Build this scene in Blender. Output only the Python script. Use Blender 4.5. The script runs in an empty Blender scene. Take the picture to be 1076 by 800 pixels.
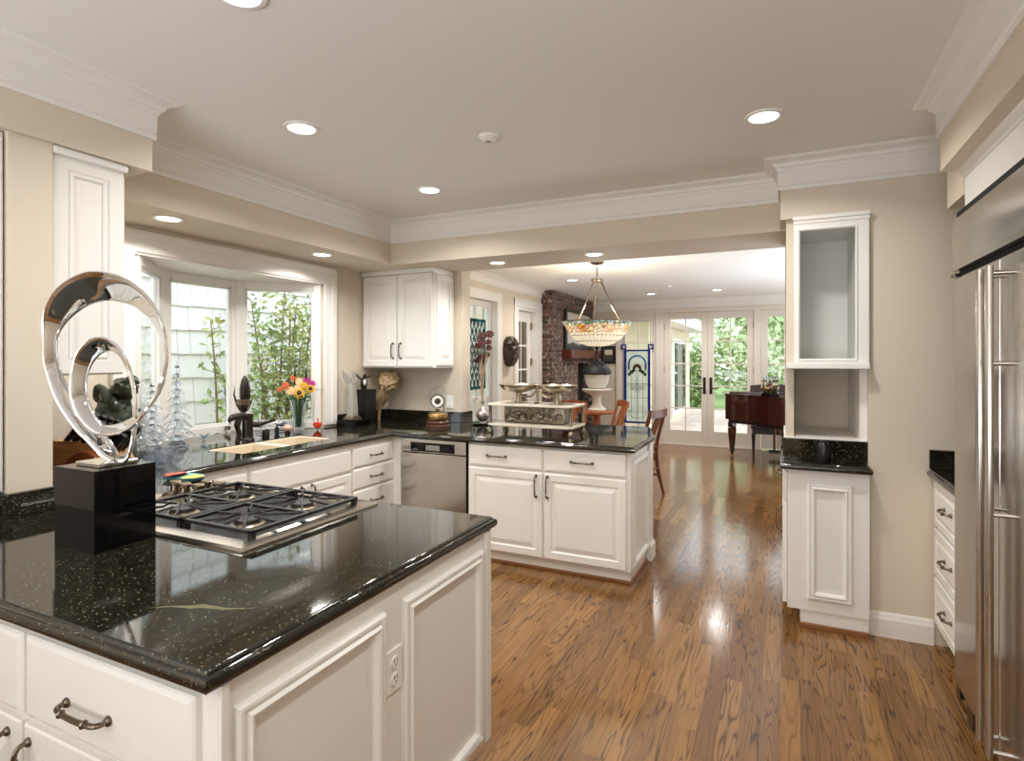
import bpy, bmesh, math, random
from mathutils import Vector, Matrix
R = random.Random(7)
scene = bpy.context.scene
COL = scene.collection
PI = math.pi

# ------------------------------------------------------------------ camera, sky, exposure
cam_d = bpy.data.cameras.new('camera')
cam = bpy.data.objects.new('camera', cam_d); COL.objects.link(cam)
cam.location = (0, 0, 1.483)
cam.rotation_euler = (PI / 2, 0, math.atan(282 / 600.0))
cam_d.sensor_width = 36.0
cam_d.lens = 600.0 / 1076.0 * 36.0
cam_d.shift_y = -22.0 / 1076.0
cam_d.clip_start = 0.05
scene.camera = cam
scene.view_settings.view_transform = 'Standard'
scene.view_settings.look = 'None'
scene.view_settings.exposure = 0.56
scene.view_settings.gamma = 1.0
scene.view_settings.use_curve_mapping = False
world = bpy.data.worlds.new('sky'); scene.world = world
world.use_nodes = True
wn = world.node_tree.nodes; wl = world.node_tree.links
bg = wn['Background']
bg.inputs['Color'].default_value = (0.86, 0.94, 1.0, 1)
bg.inputs['Strength'].default_value = 2.3
LAMP = 9.0          # watts of a ceiling downlight
LAMP_COL = (1.0, 0.962, 0.92)
def area(name, loc, rot, sx, sy, energy, col):
    ld = bpy.data.lights.new(name, 'AREA'); ld.shape = 'RECTANGLE'; ld.size = sx; ld.size_y = sy; ld.energy = energy; ld.color = col
    lo = bpy.data.objects.new(name, ld); COL.objects.link(lo); lo.location = loc; lo.rotation_euler = rot
area('fill_kitchen_uplight', (-0.9, -2.3, 0.9), (math.radians(168), 0, 0), 3.4, 1.6, 118, (0.86, 0.93, 1.0))  # unseen upward fill lamp, added to brighten the kitchen ceiling
area('fill_dining_uplight', (1.2, 7.4, 0.4), (math.radians(178), 0, 0), 2.2, 3.4, 90, (0.84, 0.92, 1.0))  # upward fill lamp behind the wall, added to lift the dining ceiling
try:
    scene.cycles.max_bounces = 10
    scene.cycles.diffuse_bounces = 6
    scene.cycles.glossy_bounces = 6
    scene.cycles.transmission_bounces = 8
    scene.cycles.transparent_max_bounces = 16
    scene.cycles.caustics_reflective = False
    scene.cycles.caustics_refractive = False
    scene.cycles.sample_clamp_indirect = 6.0
    scene.cycles.use_denoising = True
except Exception:
    pass

# ------------------------------------------------------------------ materials
def lin(c):
    c /= 255.0
    return c / 12.92 if c <= 0.04045 else ((c + 0.055) / 1.055) ** 2.4
def rgb(r, g, b): return (lin(r), lin(g), lin(b), 1.0)
def mat(name, col, rough=0.5, metal=0.0, **kw):
    m = bpy.data.materials.new(name); m.use_nodes = True
    b = m.node_tree.nodes['Principled BSDF']
    b.inputs['Base Color'].default_value = col
    b.inputs['Roughness'].default_value = rough
    b.inputs['Metallic'].default_value = metal
    for k, v in kw.items():
        b.inputs[k.replace('_', ' ')].default_value = v
    return m
def nt(m): return m.node_tree.nodes, m.node_tree.links, m.node_tree.nodes['Principled BSDF']
def mth(n, l, op, a, b=None, c=None):
    x = n.new('ShaderNodeMath'); x.operation = op
    for i, v in enumerate((a, b, c)):
        if v is None: continue
        if isinstance(v, (int, float)): x.inputs[i].default_value = v
        else: l.new(v, x.inputs[i])
    return x.outputs[0]
def ramp(n, l, fac, stops, interp='LINEAR'):
    r = n.new('ShaderNodeValToRGB'); r.color_ramp.interpolation = interp
    e = r.color_ramp.elements
    while len(e) < len(stops): e.new(0.5)
    for i, (p, c) in enumerate(stops): e[i].position = p; e[i].color = c
    l.new(fac, r.inputs[0]); return r.outputs[0]
def mixc(n, l, fac, a, b, mode='MIX'):
    x = n.new('ShaderNodeMix'); x.data_type = 'RGBA'; x.blend_type = mode
    if isinstance(fac, (int, float)): x.inputs[0].default_value = fac
    else: l.new(fac, x.inputs[0])
    for i, v in ((6, a), (7, b)):
        if isinstance(v, tuple): x.inputs[i].default_value = v
        else: l.new(v, x.inputs[i])
    return x.outputs[2]
def coords(n, l, scale=(1, 1, 1), kind='Object'):
    t = n.new('ShaderNodeTexCoord'); mp = n.new('ShaderNodeMapping')
    mp.inputs['Scale'].default_value = scale
    l.new(t.outputs[kind], mp.inputs[0]); return mp.outputs[0]
def noise(n, l, vec, scale, detail=3.0, rough=0.5, out='Fac'):
    x = n.new('ShaderNodeTexNoise'); x.inputs['Scale'].default_value = scale
    x.inputs['Detail'].default_value = detail; x.inputs['Roughness'].default_value = rough
    l.new(vec, x.inputs['Vector']); return x.outputs[out]
def bump(n, l, b, h, strength, dist=0.002):
    x = n.new('ShaderNodeBump'); x.inputs['Strength'].default_value = strength
    x.inputs['Distance'].default_value = dist
    l.new(h, x.inputs['Height']); l.new(x.outputs[0], b.inputs['Normal'])

def paint(name, col, rough=0.6, st=0.08, sc=120):
    m = mat(name, col, rough); n, l, b = nt(m)
    bump(n, l, b, noise(n, l, coords(n, l), sc, 2), st, 0.002); return m
M = {}
M['wall'] = paint('beige_wall_paint', rgb(214, 203, 185), 0.7)
M['ceiling'] = paint('white_ceiling_paint', rgb(238, 236, 233), 0.8)
M['trim'] = paint('white_trim_paint', rgb(233, 230, 225), 0.4, 0.03)
M['cab'] = paint('white_cabinet_paint', rgb(233, 231, 226), 0.33, 0.02, 60)
M['inner'] = paint('white_cabinet_interior', rgb(222, 222, 218), 0.6, 0.03)
M['door'] = paint('offwhite_door_paint', rgb(222, 214, 202), 0.4, 0.03)

def granite():
    m = mat('black_granite', rgb(20, 20, 17), 0.05); n, l, b = nt(m)
    v = coords(n, l)
    vo = n.new('ShaderNodeTexVoronoi'); vo.inputs['Scale'].default_value = 150; l.new(v, vo.inputs['Vector'])
    sep = n.new('ShaderNodeSeparateColor'); l.new(vo.outputs['Color'], sep.inputs[0])
    near = mth(n, l, 'LESS_THAN', vo.outputs['Distance'], 0.33)
    pick = mth(n, l, 'GREATER_THAN', sep.outputs[0], 0.72)
    fl = mth(n, l, 'MULTIPLY', near, pick)
    flc = ramp(n, l, sep.outputs[1], [(0, rgb(92, 82, 52)), (0.5, rgb(72, 80, 66)), (1, rgb(130, 122, 98))])
    big = noise(n, l, v, 24, 5, 0.7)
    base = ramp(n, l, big, [(0.30, rgb(12, 12, 10)), (0.55, rgb(28, 26, 19)), (0.8, rgb(54, 47, 32))])
    sx = n.new('ShaderNodeSeparateXYZ'); l.new(v, sx.inputs[0])
    dx = mth(n, l, 'ADD', sx.outputs[0], 1.20); dy = mth(n, l, 'SUBTRACT', sx.outputs[1], 0.88)
    sa = mth(n, l, 'ADD', mth(n, l, 'MULTIPLY', dx, .905), mth(n, l, 'MULTIPLY', dy, .4253))
    wa = mth(n, l, 'SUBTRACT', mth(n, l, 'MULTIPLY', dy, .905), mth(n, l, 'MULTIPLY', dx, .4253))
    wv = mth(n, l, 'ABSOLUTE', mth(n, l, 'ADD', wa, mth(n, l, 'MULTIPLY', mth(n, l, 'SUBTRACT', noise(n, l, v, 9, 4), .5), .07)))
    lim = mth(n, l, 'MULTIPLY', mth(n, l, 'SUBTRACT', 0.13, mth(n, l, 'ABSOLUTE', sa)), 0.085)
    vein = mth(n, l, 'MULTIPLY', mth(n, l, 'LESS_THAN', wv, lim), 0.55)
    col = mixc(n, l, vein, mixc(n, l, fl, base, flc), rgb(138, 134, 100))
    l.new(col, b.inputs['Base Color'])
    b.inputs['IOR'].default_value = 1.62; b.inputs['Specular IOR Level'].default_value = 0.6
    return m
M['granite'] = granite()

def oak():
    m = mat('oak_strip_floor', rgb(160, 108, 60), 0.2); n, l, b = nt(m)
    t = n.new('ShaderNodeTexCoord'); s = n.new('ShaderNodeSeparateXYZ'); l.new(t.outputs['Object'], s.inputs[0])
    xs = mth(n, l, 'DIVIDE', s.outputs[0], 0.076)
    cx = mth(n, l, 'FLOOR', xs)
    w1 = n.new('ShaderNodeTexWhiteNoise'); w1.noise_dimensions = '1D'; l.new(cx, w1.inputs['W'])
    ys = mth(n, l, 'ADD', mth(n, l, 'DIVIDE', s.outputs[1], 0.75), mth(n, l, 'MULTIPLY', w1.outputs['Value'], 7.0))
    cy = mth(n, l, 'FLOOR', ys)
    cid = n.new('ShaderNodeCombineXYZ'); l.new(cx, cid.inputs[0]); l.new(cy, cid.inputs[1])
    w2 = n.new('ShaderNodeTexWhiteNoise'); w2.noise_dimensions = '3D'; l.new(cid.outputs[0], w2.inputs['Vector'])
    idv = w2.outputs['Value']
    sepc = n.new('ShaderNodeSeparateColor'); l.new(w2.outputs['Color'], sepc.inputs[0])
    g = n.new('ShaderNodeCombineXYZ')
    l.new(mth(n, l, 'ADD', mth(n, l, 'MULTIPLY', s.outputs[0], 13.0), mth(n, l, 'MULTIPLY', idv, 37.0)), g.inputs[0])
    l.new(mth(n, l, 'ADD', mth(n, l, 'MULTIPLY', s.outputs[1], 0.8), mth(n, l, 'MULTIPLY', sepc.outputs[1], 23.0)), g.inputs[1])
    nz = noise(n, l, g.outputs[0], 1.0, 2.0, 0.45)
    rings = mth(n, l, 'PINGPONG', mth(n, l, 'MULTIPLY', nz, 15.0), 0.5)
    line = ramp(n, l, rings, [(0.0, (1, 1, 1, 1)), (0.07, (0.7, 0.7, 0.7, 1)), (0.16, (0.15, 0.15, 0.15, 1)), (0.5, (0, 0, 0, 1))])
    # fine straight pores
    g2 = n.new('ShaderNodeCombineXYZ')
    l.new(mth(n, l, 'MULTIPLY', s.outputs[0], 260.0), g2.inputs[0]); l.new(mth(n, l, 'MULTIPLY', s.outputs[1], 7.0), g2.inputs[1])
    l.new(mth(n, l, 'MULTIPLY', idv, 9.0), g2.inputs[2])
    pores = noise(n, l, g2.outputs[0], 1.0, 2.0, 0.6)
    base = ramp(n, l, idv, [(0.0, rgb(116, 81, 45)), (0.3, rgb(128, 91, 51)), (0.6, rgb(138, 99, 56)), (0.85, rgb(152, 112, 66)), (1.0, rgb(110, 75, 44))])
    base = mixc(n, l, mth(n, l, 'MULTIPLY', ramp(n, l, pores, [(0.35, (1, 1, 1, 1)), (0.6, (0, 0, 0, 1))]), 0.30), base, rgb(84, 52, 26))
    lam = mth(n, l, 'MULTIPLY', line, mth(n, l, 'ADD', mth(n, l, 'MULTIPLY', sepc.outputs[2], 0.45), 0.50))
    colr = mixc(n, l, lam, base, rgb(54, 32, 16))
    fx = mth(n, l, 'FRACT', xs); fy = mth(n, l, 'FRACT', ys)
    seam = mth(n, l, 'MAXIMUM', mth(n, l, 'LESS_THAN', fx, 0.02), mth(n, l, 'LESS_THAN', fy, 0.003))
    colr = mixc(n, l, mth(n, l, 'MULTIPLY', seam, 0.55), colr, rgb(60, 36, 20))
    l.new(colr, b.inputs['Base Color'])
    ro = noise(n, l, t.outputs['Object'], 14, 3)
    l.new(mth(n, l, 'ADD', mth(n, l, 'MULTIPLY', ro, 0.10), 0.09), b.inputs['Roughness'])
    hh = mth(n, l, 'SUBTRACT', mth(n, l, 'MULTIPLY', noise(n, l, t.outputs['Object'], 22, 2), 0.5), mth(n, l, 'ADD', seam, mth(n, l, 'MULTIPLY', line, 0.3)))
    bump(n, l, b, hh, 0.10, 0.002)
    return m
M['oak'] = oak()

def steel(name, c, rough, stretch):
    m = mat(name, c, rough, 1.0); n, l, b = nt(m)
    z = noise(n, l, coords(n, l, stretch), 1.0, 3)
    l.new(mth(n, l, 'ADD', mth(n, l, 'MULTIPLY', z, 0.05), rough - 0.025), b.inputs['Roughness'])
    return m
M['steel'] = steel('brushed_stainless', rgb(200, 195, 188), 0.20, (90, 90, 2))
M['steel_tray'] = steel('satin_stainless_tray', rgb(206, 200, 190), 0.22, (3, 300, 3))
M['chrome'] = mat('polished_chrome', rgb(235, 235, 235), 0.025, 1.0)
M['pewter'] = mat('dark_pewter', rgb(124, 113, 100), 0.25, 1.0)
M['bronze'] = mat('oil_rubbed_bronze', rgb(52, 42, 36), 0.33, 0.7)
M['silver'] = mat('tarnished_silver', rgb(168, 156, 136), 0.3, 1.0)
M['silver_dark'] = mat('ornate_dark_silver', rgb(140, 130, 114), 0.32, 1.0)
M['iron'] = mat('black_cast_iron', rgb(28, 26, 25), 0.45)
M['black_gloss'] = mat('black_gloss', rgb(5, 5, 6), 0.03, Specular_IOR_Level=0.32)
M['black'] = mat('black_satin', rgb(14, 13, 13), 0.35)
M['dark'] = mat('dark_void', rgb(10, 9, 8), 0.9)
M['marble'] = paint('white_marble', rgb(224, 215, 198), 0.25, 0.0)
M['cream'] = mat('cream_sink_enamel', rgb(208, 193, 168), 0.3)
M['white'] = mat('white_plastic', rgb(238, 236, 230), 0.35)
M['brass'] = mat('brass', rgb(160, 130, 84), 0.32, 1.0)
M['red'] = mat('red_lacquer', rgb(200, 44, 24), 0.25)
M['shoe'] = mat('brown_shoe_moulding', rgb(134, 88, 52), 0.4)
M['lcd'] = mat('grey_display', rgb(150, 150, 146), 0.3)
M['reddish'] = mat('dark_red_wood', rgb(96, 42, 24), 0.3)
M['leaf'] = mat('green_leaf', rgb(128, 152, 82), 0.5, Transmission_Weight=0.0)
M['leaf_light'] = mat('light_green_leaf', rgb(176, 184, 104), 0.5)
M['leaf_dark'] = mat('dark_green_leaf', rgb(78, 104, 58), 0.5)
M['bark'] = mat('brown_bark', rgb(120, 98, 74), 0.8)
M['stem_green'] = mat('stem_green', rgb(32, 92, 50), 0.5)
M['shingle'] = paint('white_painted_shingle', rgb(236, 236, 232), 0.8, 0.3, 30)
M['paver'] = None
M['house'] = paint('pale_house_paint', rgb(222, 214, 190), 0.8)
M['terracotta'] = mat('orange_petal', rgb(206, 104, 62), 0.6)
M['yellow'] = mat('yellow_petal', rgb(224, 168, 56), 0.6)
M['pink'] = mat('magenta_petal', rgb(176, 62, 128), 0.6)
M['peach'] = mat('peach_petal', rgb(246, 196, 150), 0.6)
M['dried'] = mat('dried_rust_petal', rgb(70, 30, 24), 0.8)
M['dried_stem'] = mat('dried_stem', rgb(148, 124, 98), 0.8)
M['beige_stone'] = paint('beige_coral_stone', rgb(186, 160, 122), 0.7, 0.6, 60)
M['urn'] = paint('weathered_white_urn', rgb(218, 214, 204), 0.5, 0.2, 40)
M['mask'] = paint('bronze_mask_metal', rgb(72, 58, 43), 0.38, 0.2, 50)
M['green_stone'] = paint('dark_green_stone', rgb(46, 54, 40), 0.25, 0.4, 40)
M['mahogany'] = mat('glossy_mahogany', rgb(58, 20, 15), 0.12, Coat_Weight=0.5)
M['piano_dark'] = mat('dark_piano_gloss', rgb(34, 17, 13), 0.3)
M['gold_glass'] = mat('gold_mosaic', rgb(170, 134, 56), 0.3, 0.6)
def mosaic():
    m = mat('mosaic_glass', rgb(150, 130, 80), 0.25); n, l, b = nt(m)
    vo = n.new('ShaderNodeTexVoronoi'); vo.inputs['Scale'].default_value = 28; l.new(coords(n, l), vo.inputs['Vector'])
    sp = n.new('ShaderNodeSeparateColor'); l.new(vo.outputs['Color'], sp.inputs[0])
    l.new(ramp(n, l, sp.outputs[0], [(0, rgb(60, 54, 40)), (.3, rgb(200, 190, 160)), (.5, rgb(170, 120, 50)), (.75, rgb(110, 116, 90))], 'CONSTANT'), b.inputs['Base Color']); return m
M['mosaic'] = mosaic()
M['tile_black'] = mat('granite_chip', rgb(20, 20, 18), 0.1)

def wood(name, a, b2, sc=(2, 30, 30), rough=0.35):
    m = mat(name, a, rough); n, l, b = nt(m)
    z = noise(n, l, coords(n, l, sc), 1.5, 4, 0.6)
    l.new(ramp(n, l, z, [(0.3, a), (0.7, b2)]), b.inputs['Base Color']); return m
M['walnut'] = wood('chair_wood', rgb(120, 62, 32), rgb(84, 38, 20), (20, 20, 4))
M['honey'] = wood('honey_chair_wood', rgb(176, 104, 54), rgb(140, 76, 38), (20, 20, 4))
M['block'] = wood('acacia_block_wood', rgb(208, 160, 104), rgb(156, 104, 60), (4, 40, 40))
M['block_end'] = wood('acacia_end_grain', rgb(166, 96, 52), rgb(120, 66, 36), (40, 40, 10))

def clear(name, tint, rough=0.02, ior=1.4):
    m = bpy.data.materials.new(name); m.use_nodes = True
    n, l = m.node_tree.nodes, m.node_tree.links
    n.clear(); o = n.new('ShaderNodeOutputMaterial')
    t = n.new('ShaderNodeBsdfTransparent'); t.inputs[0].default_value = tint
    g = n.new('ShaderNodeBsdfGlass'); g.inputs['Roughness'].default_value = rough; g.inputs['IOR'].default_value = ior; g.inputs['Color'].default_value = tint
    x = n.new('ShaderNodeMixShader'); x.inputs[0].default_value = 0.6
    l.new(t.outputs[0], x.inputs[1]); l.new(g.outputs[0], x.inputs[2]); l.new(x.outputs[0], o.inputs[0]); return m
M['crystal'] = clear('clear_crystal', (0.985, 0.99, 1, 1))
M['crystal_blue'] = clear('pale_blue_crystal', (0.93, 0.955, 0.99, 1))
M['frosted'] = mat('silvery_crystal', rgb(206, 202, 194), 0.18, 0.25, Transmission_Weight=0.45)
def pane(name, tint=(0.95, 0.97, 0.97, 1), gloss=1.0):
    m = bpy.data.materials.new(name); m.use_nodes = True
    n, l = m.node_tree.nodes, m.node_tree.links
    n.clear(); o = n.new('ShaderNodeOutputMaterial')
    t = n.new('ShaderNodeBsdfTransparent'); t.inputs[0].default_value = tint
    g = n.new('ShaderNodeBsdfGlossy'); g.inputs['Roughness'].default_value = 0.01
    f = n.new('ShaderNodeFresnel'); f.inputs[0].default_value = 1.5
    x = n.new('ShaderNodeMixShader')
    ge = n.new('ShaderNodeNewGeometry')
    l.new(mth(n, l, 'MULTIPLY', mth(n, l, 'MULTIPLY', f.outputs[0], gloss), mth(n, l, 'SUBTRACT', 1.0, ge.outputs['Backfacing'])), x.inputs[0]); l.new(t.outputs[0], x.inputs[1]); l.new(g.outputs[0], x.inputs[2])
    l.new(x.outputs[0], o.inputs[0]); return m
M['pane'] = pane('window_glass')
def tinted(name, c):
    m = bpy.data.materials.new(name); m.use_nodes = True
    n, l = m.node_tree.nodes, m.node_tree.links
    n.clear(); o = n.new('ShaderNodeOutputMaterial')
    t = n.new('ShaderNodeBsdfTransparent'); t.inputs[0].default_value = c
    d = n.new('ShaderNodeBsdfTranslucent'); d.inputs[0].default_value = c
    g = n.new('ShaderNodeBsdfGlossy'); g.inputs['Roughness'].default_value = 0.1
    a = n.new('ShaderNodeMixShader'); a.inputs[0].default_value = 0.35
    x = n.new('ShaderNodeMixShader'); x.inputs[0].default_value = 0.05
    l.new(t.outputs[0], a.inputs[1]); l.new(d.outputs[0], a.inputs[2])
    l.new(a.outputs[0], x.inputs[1]); l.new(g.outputs[0], x.inputs[2])
    l.new(x.outputs[0], o.inputs[0]); return m
M['sg_clear'] = tinted('textured_clear_glass', (0.86, 0.9, 0.88, 1))
M['sg_blue'] = tinted('cobalt_glass', (0.03, 0.14, 0.50, 1))
M['sg_green'] = tinted('green_glass', (0.12, 0.26, 0.16, 1))
M['sg_teal'] = tinted('teal_glass', (0.10, 0.36, 0.38, 1))
M['sg_red'] = tinted('ruby_glass', (0.16, 0.02, 0.02, 1))
M['sg_black'] = tinted('smoke_glass', (0.05, 0.05, 0.05, 1))
M['lead'] = mat('dark_lead_came', rgb(44, 46, 50), 0.4, 0.6)
M['dim_glass'] = pane('dim_glass', (0.55, 0.52, 0.5, 1))

def emit(name, c, s):
    m = mat(name, (0.9, 0.9, 0.9, 1), 0.4); b = m.node_tree.nodes['Principled BSDF']
    b.inputs['Emission Color'].default_value = c; b.inputs['Emission Strength'].default_value = s; return m
M['lens'] = emit('lit_lamp_lens', (1, 0.96, 0.88, 1), 5.0)

def brick():
    m = mat('old_red_brick', rgb(110, 74, 58), 0.85); n, l, b = nt(m)
    t = n.new('ShaderNodeTexCoord'); s = n.new('ShaderNodeSeparateXYZ'); l.new(t.outputs['Object'], s.inputs[0])
    cmb = n.new('ShaderNodeCombineXYZ')
    l.new(mth(n, l, 'ADD', s.outputs[1], s.outputs[0]), cmb.inputs[0]); l.new(s.outputs[2], cmb.inputs[1])
    bt = n.new('ShaderNodeTexBrick'); l.new(cmb.outputs[0], bt.inputs['Vector'])
    bt.inputs['Scale'].default_value = 1.0; bt.inputs['Brick Width'].default_value = 0.205; bt.inputs['Row Height'].default_value = 0.072
    bt.inputs['Mortar Size'].default_value = 0.006; bt.inputs['Bias'].default_value = 0.0
    bt.inputs['Color1'].default_value = rgb(112, 80, 68); bt.inputs['Color2'].default_value = rgb(62, 46, 42); bt.inputs['Mortar'].default_value = rgb(118, 108, 100)
    z = noise(n, l, t.outputs['Object'], 15, 4, 0.7)
    c = mixc(n, l, ramp(n, l, z, [(0.54, (0, 0, 0, 1)), (0.66, (0.85, 0.85, 0.85, 1))]), bt.outputs['Color'], rgb(186, 174, 164))
    l.new(c, b.inputs['Base Color'])
    bump(n, l, b, mth(n, l, 'SUBTRACT', z, mth(n, l, 'MULTIPLY', bt.outputs['Fac'], 1.2)), 0.6, 0.01); return m
M['brick'] = brick()
def paver():
    m = mat('patio_pavers', rgb(196, 180, 164), 0.8); n, l, b = nt(m)
    bt = n.new('ShaderNodeTexBrick'); l.new(coords(n, l), bt.inputs['Vector'])
    bt.inputs['Scale'].default_value = 1.0; bt.inputs['Brick Width'].default_value = 0.4; bt.inputs['Row Height'].default_value = 0.4
    bt.inputs['Mortar Size'].default_value = 0.008
    bt.inputs['Color1'].default_value = rgb(214, 198, 188); bt.inputs['Color2'].default_value = rgb(188, 164, 152); bt.inputs['Mortar'].default_value = rgb(150, 140, 130)
    l.new(bt.outputs['Color'], b.inputs['Base Color']); return m
M['paver'] = paver()
M['lawn'] = paint('lawn_green', rgb(134, 156, 96), 0.9, 0.8, 60)

def shade_glass():
    m = mat('stained_glass_shade', rgb(250, 236, 205), 0.25); n, l, b = nt(m)
    t = n.new('ShaderNodeTexCoord'); s = n.new('ShaderNodeSeparateXYZ'); l.new(t.outputs['Object'], s.inputs[0])
    ang = mth(n, l, 'ARCTAN2', s.outputs[1], s.outputs[0])
    sec = mth(n, l, 'MULTIPLY', ang, 40 / (2 * PI))
    fr = mth(n, l, 'PINGPONG', sec, 0.5)
    ribs = mth(n, l, 'LESS_THAN', fr, 0.06)
    row = mth(n, l, 'LESS_THAN', mth(n, l, 'FRACT', mth(n, l, 'MULTIPLY', s.outputs[2], 17.0)), 0.10)
    lead = mth(n, l, 'MAXIMUM', ribs, row)
    vo = n.new('ShaderNodeTexVoronoi'); vo.inputs['Scale'].default_value = 24; l.new(t.outputs['Object'], vo.inputs['Vector'])
    ve = n.new('ShaderNodeTexVoronoi'); ve.feature = 'DISTANCE_TO_EDGE'; ve.inputs['Scale'].default_value = 24; l.new(t.outputs['Object'], ve.inputs['Vector'])
    sp = n.new('ShaderNodeSeparateColor'); l.new(vo.outputs['Color'], sp.inputs[0])
    warm = ramp(n, l, sp.outputs[0], [(0, rgb(240, 190, 40)), (0.35, rgb(232, 120, 30)), (0.6, rgb(246, 214, 90)), (0.85, rgb(200, 84, 28))], 'CONSTANT')
    cool = ramp(n, l, sp.outputs[0], [(0, rgb(120, 140, 110)), (0.3, rgb(190, 205, 205)), (0.6, rgb(150, 170, 160)), (0.85, rgb(236, 226, 190))], 'CONSTANT')
    edge = mth(n, l, 'LESS_THAN', ve.outputs['Distance'], 0.05)
    zz = mth(n, l, 'ADD', s.outputs[2], mth(n, l, 'MULTIPLY', noise(n, l, t.outputs['Object'], 9, 2), 0.08))
    top = mth(n, l, 'GREATER_THAN', zz, 0.27)
    mid = mth(n, l, 'GREATER_THAN', zz, 0.185)
    cream = mixc(n, l, lead, rgb(252, 240, 212), rgb(120, 104, 80))
    warm = mixc(n, l, ramp(n, l, noise(n, l, t.outputs['Object'], 5, 2), [(.42, (0, 0, 0, 1)), (.62, (.85, .85, .85, 1))]), warm, rgb(244, 236, 214)); warm = mixc(n, l, edge, warm, rgb(120, 100, 66)); cool = mixc(n, l, edge, cool, rgb(70, 74, 66))
    c = mixc(n, l, mid, cream, warm); c = mixc(n, l, top, c, cool)
    l.new(c, b.inputs['Base Color']); l.new(c, b.inputs['Emission Color']); b.inputs['Emission Strength'].default_value = 0.42
    return m
M['shade'] = shade_glass()
def picture_art():
    m = mat('abstract_painting', rgb(190, 184, 172), 0.6); n, l, b = nt(m)
    t = n.new('ShaderNodeTexCoord'); s = n.new('ShaderNodeSeparateXYZ'); l.new(t.outputs['Object'], s.inputs[0])
    h = mth(n, l, 'ADD', s.outputs[2], mth(n, l, 'ADD', mth(n, l, 'MULTIPLY', noise(n, l, t.outputs['Object'], 2.2, 3), -0.30), 0.08))
    l.new(ramp(n, l, h, [(0.0, rgb(60, 58, 56)), (0.03, rgb(70, 66, 62)), (0.05, rgb(196, 190, 180)), (0.6, rgb(206, 202, 194))]), b.inputs['Base Color']); return m
M['art'] = picture_art()
M['photo'] = paint('dark_print', rgb(70, 66, 60), 0.4, 0.0)

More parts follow.
